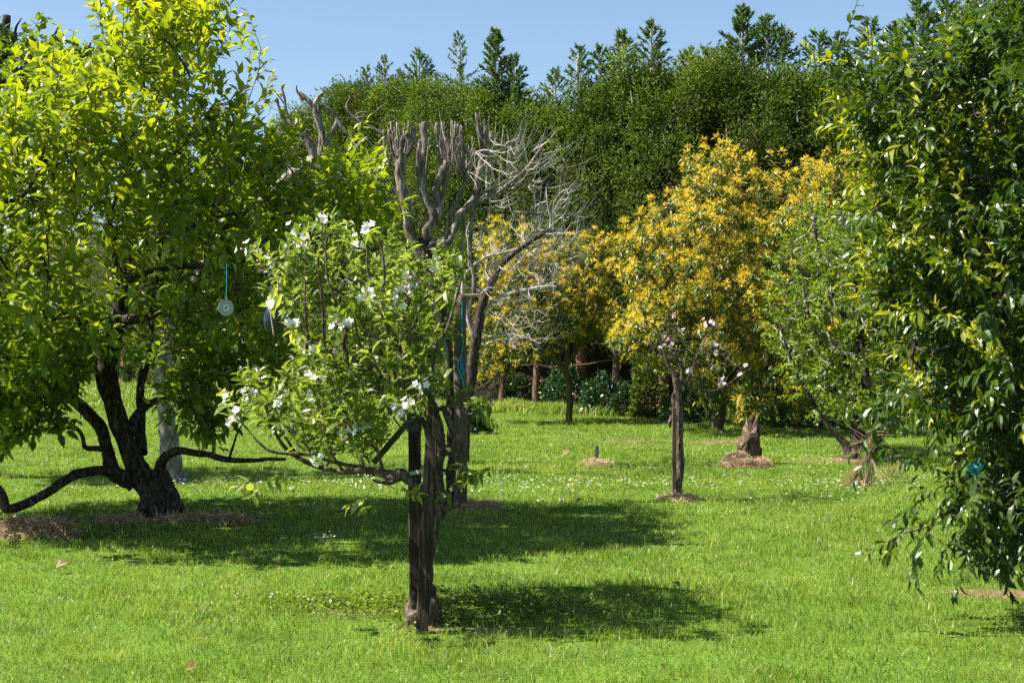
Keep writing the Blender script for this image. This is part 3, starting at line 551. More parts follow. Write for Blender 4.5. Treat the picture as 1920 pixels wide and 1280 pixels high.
# ---- central pollarded grey tree
Y3 = 14.2; e = thing('dead_pollard_tree', g0(at(850, 944, Y3)*[1, 1, 0]), 'grey pollarded tree with thick sawn-off upright stubs, behind the blossoming tree', 'tree')
mb = MB()
ln = [[(846, 950, .085), (848, 860, .07), (845, 760, .07), (840, 660, .075), (825, 570, .08), (808, 510, .09), (800, 470, .09), (796, 445, .085)],
      [(815, 540, .07), (790, 480, .07), (768, 440, .075), (762, 395, .075), (754, 352, .07), (749, 325, .075), (752, 303, .10), (757, 288, .07)],
      [(742, 312, .035), (727, 300, .03), (722, 270, .028), (720, 243, .026)], [(745, 310, .03), (733, 280, .028), (730, 243, .026)], [(745, 300, .03), (738, 270, .025), (737, 247, .025)], [(750, 300, .035), (744, 275, .04), (744, 258, .032)],
      [(757, 300, .04), (764, 270, .035), (763, 252, .045), (760, 250, .02)], [(758, 300, .045), (770, 275, .04), (775, 250, .036), (777, 240, .034)], [(755, 300, .03), (755, 270, .03), (748, 240, .012), (737, 226, .006)],
      [(797, 450, .08), (800, 430, .075), (812, 412, .07), (812, 398, .06), (798, 375, .058), (790, 350, .056), (786, 320, .045), (785, 285, .04), (787, 262, .03)],
      [(792, 360, .05), (795, 320, .05), (796, 280, .05), (796, 240, .046), (797, 229, .042)], [(787, 330, .02), (790, 270, .014), (789, 232, .012)],
      [(808, 420, .06), (824, 402, .055), (820, 375, .06), (818, 350, .062), (828, 325, .065), (840, 308, .085), (845, 296, .06)], [(826, 400, .035), (832, 360, .03), (838, 330, .05), (845, 310, .06)],
      [(830, 318, .035), (822, 290, .028), (820, 258, .028), (819, 231, .026)], [(832, 310, .03), (829, 270, .022), (829, 233, .022)], [(845, 300, .05), (843, 280, .055), (836, 258, .045), (832, 248, .03)], [(850, 302, .04), (857, 275, .036), (859, 245, .022), (858, 233, .014)],
      [(852, 300, .025), (861, 270, .018), (867, 236, .013)], [(822, 300, .016), (818, 270, .014), (817, 236, .013)],
      [(800, 465, .08), (818, 455, .06), (838, 455, .055), (848, 440, .06), (858, 415, .06), (872, 392, .062), (888, 378, .062), (894, 350, .05), (900, 318, .047), (906, 290, .045), (914, 268, .05), (921, 256, .048)],
      [(906, 290, .035), (908, 265, .03), (907, 248, .026)], [(832, 452, .04), (842, 410, .035), (860, 370, .032), (875, 335, .026), (886, 300, .022), (897, 285, .02)],
      [(898, 300, .03), (925, 288, .025), (948, 272, .02), (968, 262, .012), (975, 252, .006)], [(892, 378, .045), (920, 370, .03), (940, 356, .026), (962, 338, .024), (985, 318, .022), (1003, 296, .02), (1016, 276, .015), (1034, 258, .009), (1046, 242, .005)],
      [(900, 362, .02), (940, 352, .014), (985, 345, .012), (1020, 334, .01), (1040, 318, .007), (1064, 304, .004)], [(895, 392, .03), (940, 396, .015), (990, 400, .011), (1030, 405, .007)],
      [(885, 395, .035), (884, 430, .03), (882, 480, .028), (888, 530, .03), (886, 560, .03)], [(872, 400, .02), (868, 450, .022), (862, 500, .02), (850, 540, .02)],
      [(790, 470, .035), (778, 445, .022), (768, 452, .014)], [(852, 300, .02), (870, 320, .018), (880, 345, .016)], [(880, 300, .016), (872, 275, .014), (866, 255, .01)],
      [(785, 282, .012), (746, 267, .016), (704, 244, .018), (669, 226, .02), (652, 207, .014), (650, 195, .010), (657, 183, .006)], [(664, 222, .014), (690, 219, .012), (708, 206, .009), (728, 190, .004)], [(666, 224, .010), (668, 214, .010), (685, 211, .009), (690, 216, .008)]]
ln = [[(q[0], q[1], q[2]*(.68 if q[2] > .02 else .9))+tuple(q[3:]) for q in l] for l in ln]
for hx, hy, k_, sp in ((752, 306, 12, 22), (842, 306, 16, 26), (796, 330, 5, 10), (908, 290, 10, 16), (868, 330, 14, 26)):
    for _ in range(k_):
        u = rng.uniform(-1, 1); dd = rng.uniform(-.2, .2); r = rng.choice([.006, .009, .016]); ln.append([(hx+u*sp*.35, hy, r*1.3, dd*.4), (hx+u*sp*.7, hy-30, r*1.15, dd*.8), (hx+u*sp+rng.normal(0, 2), hy-rng.uniform(42, 80), r*.8, dd)])
roots = np.concatenate([limbs(mb, Y3, ln[:1], rough=.3, wob=.02, m=1), limbs(mb, Y3, ln[1:], rough=.3, wob=.012)])
mb.build('trunk', [M['deadbrown'], M['dark_and_shaded_bark']], e, smooth=True)  # second slot darkens the lower trunk, shade of nearby crowns put into colour
pts = volume([(880, 270), (920, 240), (980, 250), (1050, 235), (1060, 290), (1080, 330), (1020, 380), (930, 420), (870, 420), (860, 330)], Y3, 1.2, .5, 130, seed=3)
tips = volume([(690, 250), (880, 228), (880, 300), (700, 330)], Y3, .4, .3, 16, seed=3)
X, par, Mr = grow(roots, np.vstack([pts, tips]), .9); mb = MB(); branches(mb, X, par, Mr, .0034, .014, pw=.5, wob=.03)
T = X[Mr:]; n = len(T)
for q in range(1):
    for i in range(n):
        d = nrm(nrm(T[i]-at(850, 420, Y3))*.8+[0, 0, .4]+rng.normal(0, .45, 3)); L = rng.uniform(.14, .45); tube(mb, [T[i], T[i]+d*L*.5-[0, 0, .02], T[i]+d*L+[0, 0, .03]], [.0036, .003, .0015], sides=3, sub=2)
mb.build('twigs', M['dead'], e)

# ---- spreading bare tree behind the post
Y4 = 18.2; e = thing('bare_tree', g0(at(868, 874, Y4)*[1, 1, 0]), 'bare spreading tree with lichen grey twigs and shade-darkened sawn limbs, behind the wooden post', 'tree')
mb = MB()
ln = [[(866, 880, .17), (870, 820, .13), (876, 760, .13), (884, 700, .14), (890, 650, .13), (896, 600, .12), (912, 550, .09), (935, 500, .085), (960, 478, .085), (990, 455, .08), (1015, 438, .085), (1034, 432, .075)],
      [(1015, 438, .06), (1035, 440, .055), (1052, 438, .05)], [(1030, 434, .03), (1031, 410, .028), (1027, 380, .026), (1026, 362, .02), (1026, 350, .01)], [(1031, 410, .02), (1042, 390, .016), (1060, 362, .01), (1078, 340, .005)], [(1031, 412, .016), (1055, 402, .012), (1085, 398, .008), (1100, 385, .004)],
      [(890, 640, .06), (875, 580, .05), (868, 530, .045), (885, 500, .04), (915, 480, .036), (950, 472, .03), (985, 466, .022), (1015, 458, .016), (1050, 450, .007)], [(896, 600, .06), (925, 565, .05), (960, 549, .048), (1000, 541, .046), (1030, 538, .045), (1044, 538, .042)],
      [(892, 640, .05), (930, 632, .045), (960, 628, .04), (985, 632, .03), (1005, 645, .022), (1015, 655, .012)], [(885, 690, .03), (905, 655, .025), (930, 640, .02), (975, 638, .010)], [(884, 560, .04), (878, 590, .05), (888, 640, .05)],
      [(885, 600, .02), (920, 590, .016), (960, 600, .012), (1010, 605, .006)], [(893, 620, .03), (860, 580, .02), (856, 540, .02)], [(985, 458, .03), (1005, 480, .02), (1040, 495, .014), (1080, 480, .006)], [(880, 500, .02), (876, 440, .02), (884, 400, .014)]]
ln = [[(q[0], q[1], q[2]*(.56 if q[1] > 480 else .46))+tuple(q[3:]) for q in l] for l in ln]
roots = np.concatenate([limbs(mb, Y4, ln[:1], rough=.2, wob=.05, m=1), limbs(mb, Y4, ln[1:], rough=.2, wob=.05)]); mb.build('trunk', [M['dead'], M['dark_and_shaded_bark']], e, smooth=True)  # dark slot paints tree shade onto the trunk and main limb
pts = volume([(870, 420), (930, 400), (1000, 350), (1060, 320), (1110, 330), (1100, 420), (1110, 500), (1060, 560), (1050, 640), (980, 680), (900, 660), (880, 560)], Y4, 1.6, .6, 230, seed=5)
X, par, Mr = grow(roots, pts, .9); mb = MB(); branches(mb, X, par, Mr, .0042, .018, pw=.5, wob=.05)
T = X[Mr:]
for q in range(2):
    for i in range(len(T)):
        d = nrm(nrm(T[i]-at(900, 560, Y4))*.8+[0, 0, .4]+rng.normal(0, .5, 3)); L = rng.uniform(.14, .45); tube(mb, [T[i], T[i]+d*L*.5-[0, 0, .03], T[i]+d*L+[0, 0, .04]], [.0036, .003, .0015], sides=3, sub=2)
mb.build('twigs', M['dead'], e)

# ------------------------------------------------------------------ yellow flowering trees
def flower_tree(poly, Y0, depth, n, label, lines, seed, top_y, xb, yb):
    e = thing('flowering_tree', g0(np.array([(xb-960)/F*Y0, Y0, 0])), label, 'tree', 'orange-yellow flowering trees before the hedge')
    mb = MB(); roots = limbs(mb, Y0, lines, rough=.12, wob=.06)
    pts = volume(poly, Y0, depth, 1.2, n, shell=.75, clump=(.95, .30), seed=seed, front=1.0)
    X, par, Mr = grow(roots, pts, .35); branches(mb, X, par, Mr, .007, .03, wob=.05); mb.build('trunk', M['twig'], e)
    T = X[Mr:]; n = len(T); out = nrm(T-np.array([at((min(p[0] for p in poly)+max(p[0] for p in poly))/2, 560, Y0)]))
    D = nrm(out*.6+[0, 0, .5]+rng.normal(0, .4, T.shape)); mb = MB()
    sprays(mb, [leaf_t(.26, .25, .3)], T, D, rng.uniform(.12, .3, n), 15, .17, ang=70, droop=.55, stem=.006, sm=0, va=rng.random(n), var=.5)
    mb.build('crown', M['mango'], e)
    mb = MB(); sc_ = (T[:, 2]-1.0)/3.5*.85+(-out[:, 0])*.35+(-out[:, 1])*.45+(vnoise(T*.9, seed+2)-.5)*1.3+rng.normal(0, .25, n)
    k = sc_ > np.quantile(sc_, .42); B = T[k]+D[k]*rng.uniform(.1, .3, (k.sum(), 1)); Db = D[k]
    for q in range(2):
        o = B+rng.normal(0, .09, B.shape)
        for _ in range(22):
            d = nrm(rng.normal(0, .8, B.shape)+Db*.4+[0, 0, .5]); put(mb, leaf_s(.2, .2, .1), o+d*.03, d, rng.normal(0, .6, B.shape)+SUNV, rng.uniform(.045, .105, len(B)))
    mb.build('blossom', M['yellow'], e)
flower_tree([(1130, 650), (1175, 560), (1150, 470), (1210, 400), (1262, 370), (1285, 285), (1350, 285), (1430, 310), (1480, 335), (1520, 292), (1590, 295), (1640, 340), (1680, 500), (1620, 620), (1560, 700), (1520, 790), (1330, 790), (1300, 720), (1200, 700)], 25.5, 2.4, 1500,
    'large tree covered in orange-yellow blossom above drooping leaves, right of centre', [[(1345, 812, .12), (1352, 740, .10), (1365, 640, .09), (1355, 540, .07), (1330, 420, .05), (1310, 330, .03)], [(1352, 740, .09), (1440, 620, .07), (1500, 480, .05), (1540, 350, .03)], [(1365, 650, .06), (1300, 600, .05), (1220, 520, .03), (1190, 470, .02)], [(1352, 755, .06), (1300, 710, .05), (1240, 660, .03), (1170, 620, .02)]], 21, 280, 1345, 812)
flower_tree([(860, 660), (905, 560), (880, 440), (960, 415), (1060, 440), (1100, 430), (1150, 445), (1190, 500), (1170, 570), (1120, 640), (1050, 660), (960, 690), (880, 720)], 28, 1.5, 620,
    'lower orange-yellow flowering tree behind the bare grey branches', [[(1068, 794, .07), (1060, 700, .06), (980, 600, .05), (930, 500, .03)], [(1060, 700, .05), (1070, 600, .045), (1100, 500, .03)], [(1060, 690, .05), (1090, 640, .04), (1130, 560, .03)]], 22, 420, 1068, 794)

# ------------------------------------------------------------------ fresh green tree on the right
Y5 = 19.4; e = thing('leafy_tree', g0(at(1605, 860, Y5)*[1, 1, 0]), 'fresh green multi-stemmed tree between the blossom tree and the glossy foreground tree', 'tree')
mb = MB(); roots = limbs(mb, Y5, [[(1592, 866, .10), (1590, 840, .07), (1570, 815, .04), (1540, 780, .035), (1490, 690, .025), (1460, 600, .014)], [(1600, 866, .11), (1605, 820, .08), (1600, 740, .07), (1598, 640, .05), (1560, 540, .04), (1532, 460, .03), (1530, 395, .025)],
    [(1612, 866, .12), (1620, 820, .1), (1625, 740, .07), (1612, 620, .05), (1600, 520, .04), (1595, 430, .02)], [(1625, 864, .10), (1640, 830, .08), (1650, 740, .05), (1680, 620, .04), (1690, 500, .02)], [(1600, 740, .04), (1560, 680, .035), (1520, 600, .02), (1500, 500, .012)]], rough=.15)
mb.build('trunk', M['dark_and_shaded_bark'], e, smooth=True)
pts = volume([(1425, 520), (1450, 440), (1500, 400), (1530, 370), (1600, 375), (1680, 410), (1760, 520), (1770, 700), (1720, 800), (1650, 845), (1600, 800), (1545, 800), (1490, 750), (1450, 680), (1425, 600)], Y5, 1.4, .8, 780, shell=.5, clump=(1.5, .3), seed=14)
X, par, Mr = grow(roots, pts, .35); mb = MB(); branches(mb, X, par, Mr, .0045, .02, wob=.04); mb.build('branches', M['dead'], e)
T = X[Mr:]; mb = MB(); D = nrm(nrm(T-at(1600, 620, Y5))*.5+[0, 0, .6]+rng.normal(0, .5, T.shape))
sprays(mb, [leaf_t(.6, .25, .2), leaf_t(.55, .35, .3)], T, D, rng.uniform(.2, .4, len(T)), 15, .078, ang=62, droop=.1, va=rng.random(len(T))); mb.build('crown', M['lime'], e)

# ------------------------------------------------------------------ glossy tree in the right foreground
Y6 = 8.5; e = thing('citrus_tree', g0((3.75, 8.9, 0)), 'big glossy dark green tree with yellow new leaves filling the right edge', 'tree')
mb = MB()
tb = np.array([3.75, 8.9, 0]); roots = []
def lb(P, r): roots.append(tube(mb, np.array(P, float), r, sides=8, rough=.12, wob=.04)[1::2])
lb([tb+[0, 0, -.05], tb+[0, 0, .15], tb+[-.05, 0, .5], tb+[-.15, 0, .9]], [.14, .10, .085, .08])
lb([tb+[-.15, 0, .85], tb+[-.5, -.2, 1.4], tb+[-.9, -.3, 2.2], tb+[-1.1, -.3, 3.2]], [.07, .06, .045, .02]); lb([tb+[-.15, 0, .85], tb+[.1, .2, 1.6], tb+[.1, .2, 2.6], tb+[0, .1, 3.8]], [.07, .06, .045, .02])
lb([tb+[-.1, 0, .7], tb+[-.6, -.5, 1.0], tb+[-1.1, -.7, 1.15], tb+[-1.5, -.8, 1.5]], [.05, .04, .03, .015]); lb([tb+[-.1, 0, .7], tb+[-.5, .5, 1.2], tb+[-1.1, .8, 1.8], tb+[-1.5, .9, 2.5]], [.05, .04, .03, .015])
lb([tb+[0, 0, .8], tb+[.6, -.1, 1.4], tb+[1.0, 0, 2.2]], [.05, .04, .02]); lb([tb+[-.5, -.2, 1.4], tb+[-.7, -1.0, 1.8], tb+[-.8, -1.3, 2.5]], [.04, .03, .015]); lb([tb+[-.3, -.3, .9], tb+[-.6, -.9, .75], tb+[-.85, -1.1, .6]], [.03, .02, .01])
lb([at(1960, 880, 8.0), at(1890, 920, 7.9), at(1870, 1000, 7.8), at(1880, 1040, 7.8)], [.018, .014, .01, .006])
mb.build('trunk', M['dark_and_shaded_bark'], e, smooth=True); roots = np.concatenate(roots)
polyR = [(1600, 70), (1640, 95), (1700, 70), (1770, 60), (1800, 10), (1830, -40), (1900, -110), (2050, -140), (2300, -60), (2380, 200), (2380, 800), (2200, 920), (2050, 980), (1960, 1000), (1890, 985), (1830, 950), (1785, 910), (1760, 870), (1700, 820), (1685, 760), (1670, 690), (1620, 640), (1600, 560), (1590, 470), (1575, 400), (1600, 340), (1575, 280), (1565, 210), (1570, 120)]
pts = volume(polyR, Y6, 1.5, .9, 2100, shell=.6, clump=(2.0, .28), seed=17, inset=.16); pts = np.vstack([pts, volume([(1755, 870), (1930, 860), (2060, 880), (2060, 1040), (1930, 1035), (1850, 1020), (1790, 960)], Y6-.5, .7, .3, 130, inset=.05)])
ex = np.array([at(x, y, Y6-rng.uniform(.2, .9)) for x, y in [(1740, 985), (1715, 990), (1770, 960), (1800, 990), (1690, 1000), (1840, 1035), (1860, 1045), (1900, 1050), (1660, 780), (1640, 830), (1680, 800), (1720, 860), (1700, 730), (1580, 90), (1600, 120), (1570, 170), (1740, 930), (1780, 1015)]])
X, par, Mr = grow(roots, np.vstack([pts, ex]), .3); mb = MB(); branches(mb, X, par, Mr, .0035, .018, wob=.05); mb.build('branches', M['dark_and_shaded_bark'], e)
T = X[Mr:]; n = len(T); out = nrm(T-np.array([3.4, 8.7, 2.0])); low = np.clip((1.6-T[:, 2])/1.2, 0, 1)[:, None]
D = nrm(out*.6+[0, 0, .35]+rng.normal(0, .45, T.shape)+low*[0, 0, -.75]); mb = MB(); sm = MB()
tl = [leaf_t(.40, .35, .35), leaf_t(.36, .5, .55), leaf_t(.44, .2, .15, curl=.05)]
new = (rng.random(n) < np.where(T[:, 0] < 3.1, .4, .2)) & (T[:, 2] > .9) & (vnoise(T*1.2, 40) > .36)
va = np.where(new, .9, rng.uniform(.0, .6, n))
sprays(mb, tl, T, D, rng.uniform(.16, .34, n), 11, .095, ang=58, droop=.28, va=va, stem=.003, stem_mb=sm, var=.5)
D2 = nrm(rng.normal(0, 1, T.shape)+out*.3); sprays(mb, tl, T, D2, rng.uniform(.1, .28, n), 8, .09, ang=60, droop=.3, va=va*.5, stem=.0025, stem_mb=sm, var=.5)
k = new; B = T[k]+D[k]*.25; sprays(mb, [leaf_t(.3, .3, .1)], B, nrm(D[k]+[0, 0, .8]), np.full(k.sum(), .09), 8, .055, ang=40, droop=-.1, va=np.full(k.sum(), 1.0))
sm.build('twigs', M['twig'], e); mb.build('crown', M['citrus'], e)
q = at(1826, 880, 7.55)
mb = MB(); g_ = np.linspace(-1, 1, 7); VV = np.array([[x*.04+z*.012+.008*math.sin(z*7), .014*math.sin(x*5+z*4), z*.028-.012*math.sin(x*4+z)] for z in g_ for x in g_]); QQ = [[i*7+j, i*7+j+1, i*7+j+8, i*7+j+7] for i in range(6) for j in range(6)]
mb.add(VV+q, None, QQ); tube(mb, [q+[.02, 0, .03], q+[.05, .05, .06], q+[.08, .12, .05]], [.003, .003, .003], sides=5)
tag(mb.build('plastic_ribbon', M['teal'], origin=q, smooth=True), 'scrap of teal plastic ribbon caught low in the glossy tree', 'ribbon')

# ------------------------------------------------------------------ the blossoming apple tree
YA = 8.05; ba = base(798, 1168)
e = thing('blossoming_apple_tree', g0(ba), 'small espaliered apple tree with white and pink blossom tied to two stakes', 'tree')
mb = MB()
ln = [[(797, 1185, .05), (797, 1165, .042), (800, 1110, .034), (805, 1050, .034), (815, 990, .038), (822, 955, .042), (820, 900, .036), (822, 850, .037), (816, 800, .037), (806, 760, .04), (796, 735, .042)],
      [(828, 962, .035), (838, 950, .025), (850, 945, .022), (857, 938, .020)], [(818, 842, .03, .02), (836, 846, .035), (853, 842, .036), (856, 830, .03), (846, 805, .024), (834, 780, .022), (826, 762, .02)],
      [(815, 948, .03), (800, 932, .03, -.02), (782, 912, .03, -.04), (765, 896, .03, -.05), (752, 888, .04, -.05), (735, 895, .032, -.05), (715, 890, .026, -.03), (680, 882, .022), (640, 884, .02, .1), (600, 876, .019, .15), (560, 858, .016, .1), (530, 836, .014, .0), (512, 800, .011, -.1), (498, 760, .008, -.1)],
      [(752, 888, .02, -.05), (735, 905, .02, -.1), (715, 905, .015, -.15), (700, 900, .01, -.2)], [(690, 884, .018), (640, 868, .016, -.15), (590, 855, .014, -.2), (540, 850, .012, -.25), (500, 840, .009, -.3), (460, 800, .006, -.3), (432, 760, .004, -.3)],
      [(802, 755, .045), (770, 722, .038, .05), (735, 702, .034, .1), (700, 690, .03, .15), (662, 682, .027, .2), (640, 668, .024, .2), (610, 650, .02, .25), (580, 640, .014, .25)],
      [(800, 745, .035), (788, 712, .03, -.05), (765, 676, .026, -.1), (742, 645, .022, -.12), (728, 615, .017, -.15), (716, 560, .013, -.15), (722, 520, .010, -.15), (716, 470, .007, -.15), (706, 435, .005, -.15)],
      [(742, 645, .014, -.12), (722, 600, .012, -.2), (700, 550, .010, -.2), (690, 500, .008, -.2), (686, 470, .006, -.2), (676, 440, .004, -.2)], [(662, 682, .018, .2), (645, 650, .015, .15), (648, 620, .013, .1), (640, 590, .011, .1), (622, 540, .010, .1), (612, 490, .008, .1), (610, 440, .006, .1), (606, 405, .004, .1)],
      [(610, 650, .013, .25), (606, 600, .010, .2), (605, 540, .008, .2), (600, 480, .006, .2), (610, 440, .004, .2)], [(580, 642, .012, .25), (574, 600, .009, .2), (575, 540, .007, .2), (576, 470, .004, .2)], [(570, 640, .01, .2), (560, 600, .008, .1), (530, 560, .006, 0), (495, 515, .005, -.1), (470, 490, .004, -.1)],
      [(808, 700, .02, -.1), (815, 660, .014, -.1), (835, 620, .012, -.12), (848, 580, .010, -.12), (862, 530, .007, -.12), (868, 495, .004, -.12)], [(790, 700, .018, .1), (770, 650, .012, .15), (778, 600, .009, .15), (800, 550, .007, .15), (815, 505, .004, .15)],
      [(750, 655, .014, 0), (755, 600, .010, 0), (770, 560, .008, 0), (768, 530, .005, 0)], [(690, 690, .012, .1), (672, 640, .009, 0), (668, 580, .007, -.1), (660, 540, .004, -.1)], [(560, 858, .012, .1), (530, 810, .009, 0), (528, 770, .006, -.1)], [(640, 884, .012, .1), (620, 840, .009, 0), (600, 790, .007, -.05), (592, 740, .004, -.1)],
      [(715, 890, .012, -.03), (705, 850, .010, -.1), (680, 820, .007, -.15), (660, 805, .005, -.2)], [(700, 690, .012, .15), (715, 730, .009, .05), (735, 780, .007, 0), (750, 800, .005, 0)], [(820, 770, .012, -.05), (850, 760, .009, -.15), (880, 775, .007, -.2), (905, 770, .005, -.25), (922, 758, .003, -.25)],
      [(832, 880, .010, .05), (855, 880, .007, -.05), (880, 890, .005, -.1), (905, 885, .004, -.1), (922, 875, .003, -.1)]]
ln = [[(q[0], q[1], q[2]*(.78 if q[2] < .021 else .95))+tuple(q[3:]) for q in l] for l in ln]; roots = limbs(mb, YA, ln, rough=.3, wob=.025)
B = at(800, 1165, YA)
for k, (dx, dy, z, r) in enumerate([(-.070, .0, .13, .030), (-.085, .02, .06, .035), (-.075, 0, .0, .04), (.025, .02, .16, .032), (.045, -.02, .09, .036), (.04, .0, .02, .044), (-.02, .05, .05, .05), (0, 0, .2, .03), (-.05, -.01, .03, .03), (.015, -.03, .05, .028)]):   # burr at the foot
    n_ = 9; th = np.linspace(.05, math.pi-.05, n_); P = B+[dx, dy, z]; tube(mb, [P+[0, 0, -r*1.6], P+[0, 0, -r], P, P+[0, 0, r], P+[0, 0, r*1.6]], [r*.5, r*.95, r, r*.85, r*.4], sides=12, rough=.55, sub=5, wob=.03)
mb.build('trunk', M['apple_bark'], e, smooth=True)
polyA = [(405, 700), (440, 680), (500, 690), (540, 660), (500, 600), (460, 540), (448, 490), (480, 460), (540, 430), (590, 385), (640, 400), (700, 405), (740, 420), (800, 460), (860, 480), (885, 520), (880, 600), (870, 680), (900, 740), (930, 750), (880, 800), (830, 800), (770, 830), (740, 900), (690, 900), (600, 895), (540, 880), (480, 830), (420, 780)]
pts = volume(polyA, YA+.35, .75, .45, 470, shell=.35, clump=(3.2, .38), seed=23)
BL = [(465, 475), (498, 493), (560, 440), (566, 455), (611, 412), (688, 425), (672, 463), (765, 520), (770, 538), (815, 490), (752, 550), (745, 576), (664, 536), (682, 551), (630, 603), (656, 604), (552, 612), (515, 575), (578, 658), (590, 715), (590, 745), (530, 755), (432, 750), (441, 776), (438, 790), (468, 744), (658, 805), (592, 858), (748, 770), (762, 762), (796, 725), (700, 560)]
bd = rng.uniform(-.62, -.35, len(BL)); bp = np.array([at(x, y, YA+d) for (x, y), d in zip(BL, bd)])
ex = np.array([at(x, y, YA-.2) for x, y in [(915, 745), (925, 755), (890, 770), (925, 880), (900, 890), (480, 900), (475, 915), (500, 895), (690, 930), (715, 940), (740, 915), (870, 870), (850, 920), (860, 890), (880, 500), (870, 470)]])
X, par, Mr = grow(roots, np.vstack([pts, bp-[0, 0, .03], ex]), .3); mb = MB(); branches(mb, X, par, Mr, .0026, .009, wob=.03); mb.build('branches', M['apple_bark'], e)
T = X[Mr:]; n = len(T); D = nrm(rng.normal(0, .5, T.shape)+[-.1, 0, .8]); D[-16:] = nrm(D[-16:]*[1, 1, 0]+[0, 0, -.2]); mb = MB(); sm = MB()
tl = [leaf_t(.42, .4, .3), leaf_t(.38, .5, .5), leaf_t(.45, .25, .15, curl=.04)]
sprays(mb, tl, T, D, rng.uniform(.06, .16, n), 8, .085, ang=62, droop=.22, va=rng.random(n), stem=.002, stem_mb=sm, var=.6)
sprays(mb, [leaf_t(.4, .5, .2)], T+D*.08, D, np.full(n, .04), 4, .04, ang=35, droop=-.1, va=np.full(n, .95))
sm.build('twigs', M['apple_bark'], e); mb.build('crown', M['apple'], e)
def petal_t(): return np.array([[0, 0, 0], [-.32, .45, .10], [-.26, .85, .12], [0, 1, .06], [.26, .85, .12], [.32, .45, .10]]), np.array([[0, 5, 1], [2, 4, 3]]), np.array([[1, 5, 4, 2]])
for i, p_ in enumerate(bp):
    mb = MB(); nfl = rng.integers(3, 7)
    for f in range(nfl):
        ax = nrm(rng.normal(0, .8, 3)+[-.3, -.7, .55]); c_ = p_+ax*.022+rng.normal(0, .016, 3); U, V = perp(ax[None]); az = np.arange(5)*1.2566+rng.random()
        side = np.cos(az)[:, None]*U+np.sin(az)[:, None]*V; put(mb, petal_t(), np.repeat(c_[None], 5, 0), side+ax*rng.uniform(.15, .5), np.repeat(ax[None], 5, 0), rng.uniform(.021, .028, 5), a=np.clip(rng.normal(.7, .25, 5), 0, 1))
    for f in range(rng.integers(1, 4)):
        c_ = p_+rng.normal(0, .022, 3)+[0, 0, .012]; tube(mb, [c_, c_+[0, 0, .006], c_+[0, 0, .013]], [.003, .0065, .002], sides=6, m=1)
    o = mb.build('blossom_cluster', [M['petal'], M['bud']], e)

# stakes and ties
def stake(top, bot, Yt, Yb, w_, label, name='wooden_stake', mat='stake', cut=0):
    a_, b_ = at(*top, Yt), at(*bot, Yb); b_ = b_-[0, 0, .05]; d = a_-b_; L = np.linalg.norm(d); mb = MB(); box(mb, (0, 0, 0), (w_/2, w_/2*.9, L/2), rot=frame(d))
    c_ = (a_+b_)/2; return tag(mb.build(name, M[mat], origin=None) if 0 else _fin(mb, name, mat, c_), label, 'stake', 'wooden stakes at the apple tree')
def _fin(mb, name, mat, c_):
    for i in range(len(mb.V)): mb.V[i] = mb.V[i]+c_
    o = mb.build(name, M[mat], origin=c_); o['_loc'] = [float(v) for v in c_]; return o
st_ = stake((777, 775), (780, 1150), 8.2, 8.2, .072, 'shorter dark square stake with black rubber cap round its top')
stake((812, 762), (791, 1172), 7.92, 7.86, .070, 'taller leaning square stake in front of the apple trunk')
def strap(pts, Y, wd, label, name='rubber_tie', mat='black', cat='tie', th=.004):
    P, _ = px([(x, y, 0, d) for x, y, d in pts], Y); P, _ = spline(P, np.zeros(len(P)), 5); n = len(P); mb = MB(); up = np.array([0, 0, wd/2]); D = nrm(np.gradient(P, axis=0)); nn = nrm(np.cross(D, [0, 1, 0])); 
    V = np.concatenate([P+nn*wd/2-[0, th, 0], P-nn*wd/2-[0, th, 0], P-nn*wd/2+[0, th, 0], P+nn*wd/2+[0, th, 0]]); i = np.arange(n-1); Q = np.concatenate([np.stack([i+a_*n, i+1+a_*n, i+1+b_*n, i+b_*n], 1) for a_, b_ in ((0, 1), (1, 2), (2, 3), (3, 0))])
    e_ = [[0, n, 2*n, 3*n], [n-1, 4*n-1, 3*n-1, 2*n-1]]; mb.add(V, None, np.vstack([Q, e_])); return tag(mb.build(name, M[mat], origin=P[0]), label, cat)
strap([(700, 868, .2), (722, 842, .12), (745, 815, .08), (765, 792, .08), (777, 778, .09)], YA, .035, 'broad black rubber strap slanting down from the shorter stake to a branch')
strap([(790, 782, .1), (798, 800, .08), (803, 822, .06), (808, 838, .04)], YA, .03, 'short black rubber strap between the two stakes')
strap([(768, 888, .08), (785, 884, .02), (800, 882, -.1)], YA, .022, 'pale grey plastic strip joining the two stakes', 'plastic_strip', 'grey')
mb = MB(); box(mb, at(777, 790, 8.2), (.041, .038, .055)); c_ = at(777, 790, 8.2); mb.build('rubber_cap', M['black'], st_)['label'] = 'black rubber cap'
mb = MB(); tube(mb, [at(632, 812, 7.7), at(662, 806, 7.7), at(692, 799, 7.72)], [.008, .010, .008], sides=8); tag(mb.build('label_stick', M['grey'], origin=at(662, 806, 7.7)), 'thin grey plastic stick lying across the lower blossom branches', 'stick')
mb = MB(); tube(mb, [at(620, 498, 8.0)+[0, 0, 0], at(700, 512, 8.0), at(790, 515, 8.0)], [.002, .002, .002], sides=4)

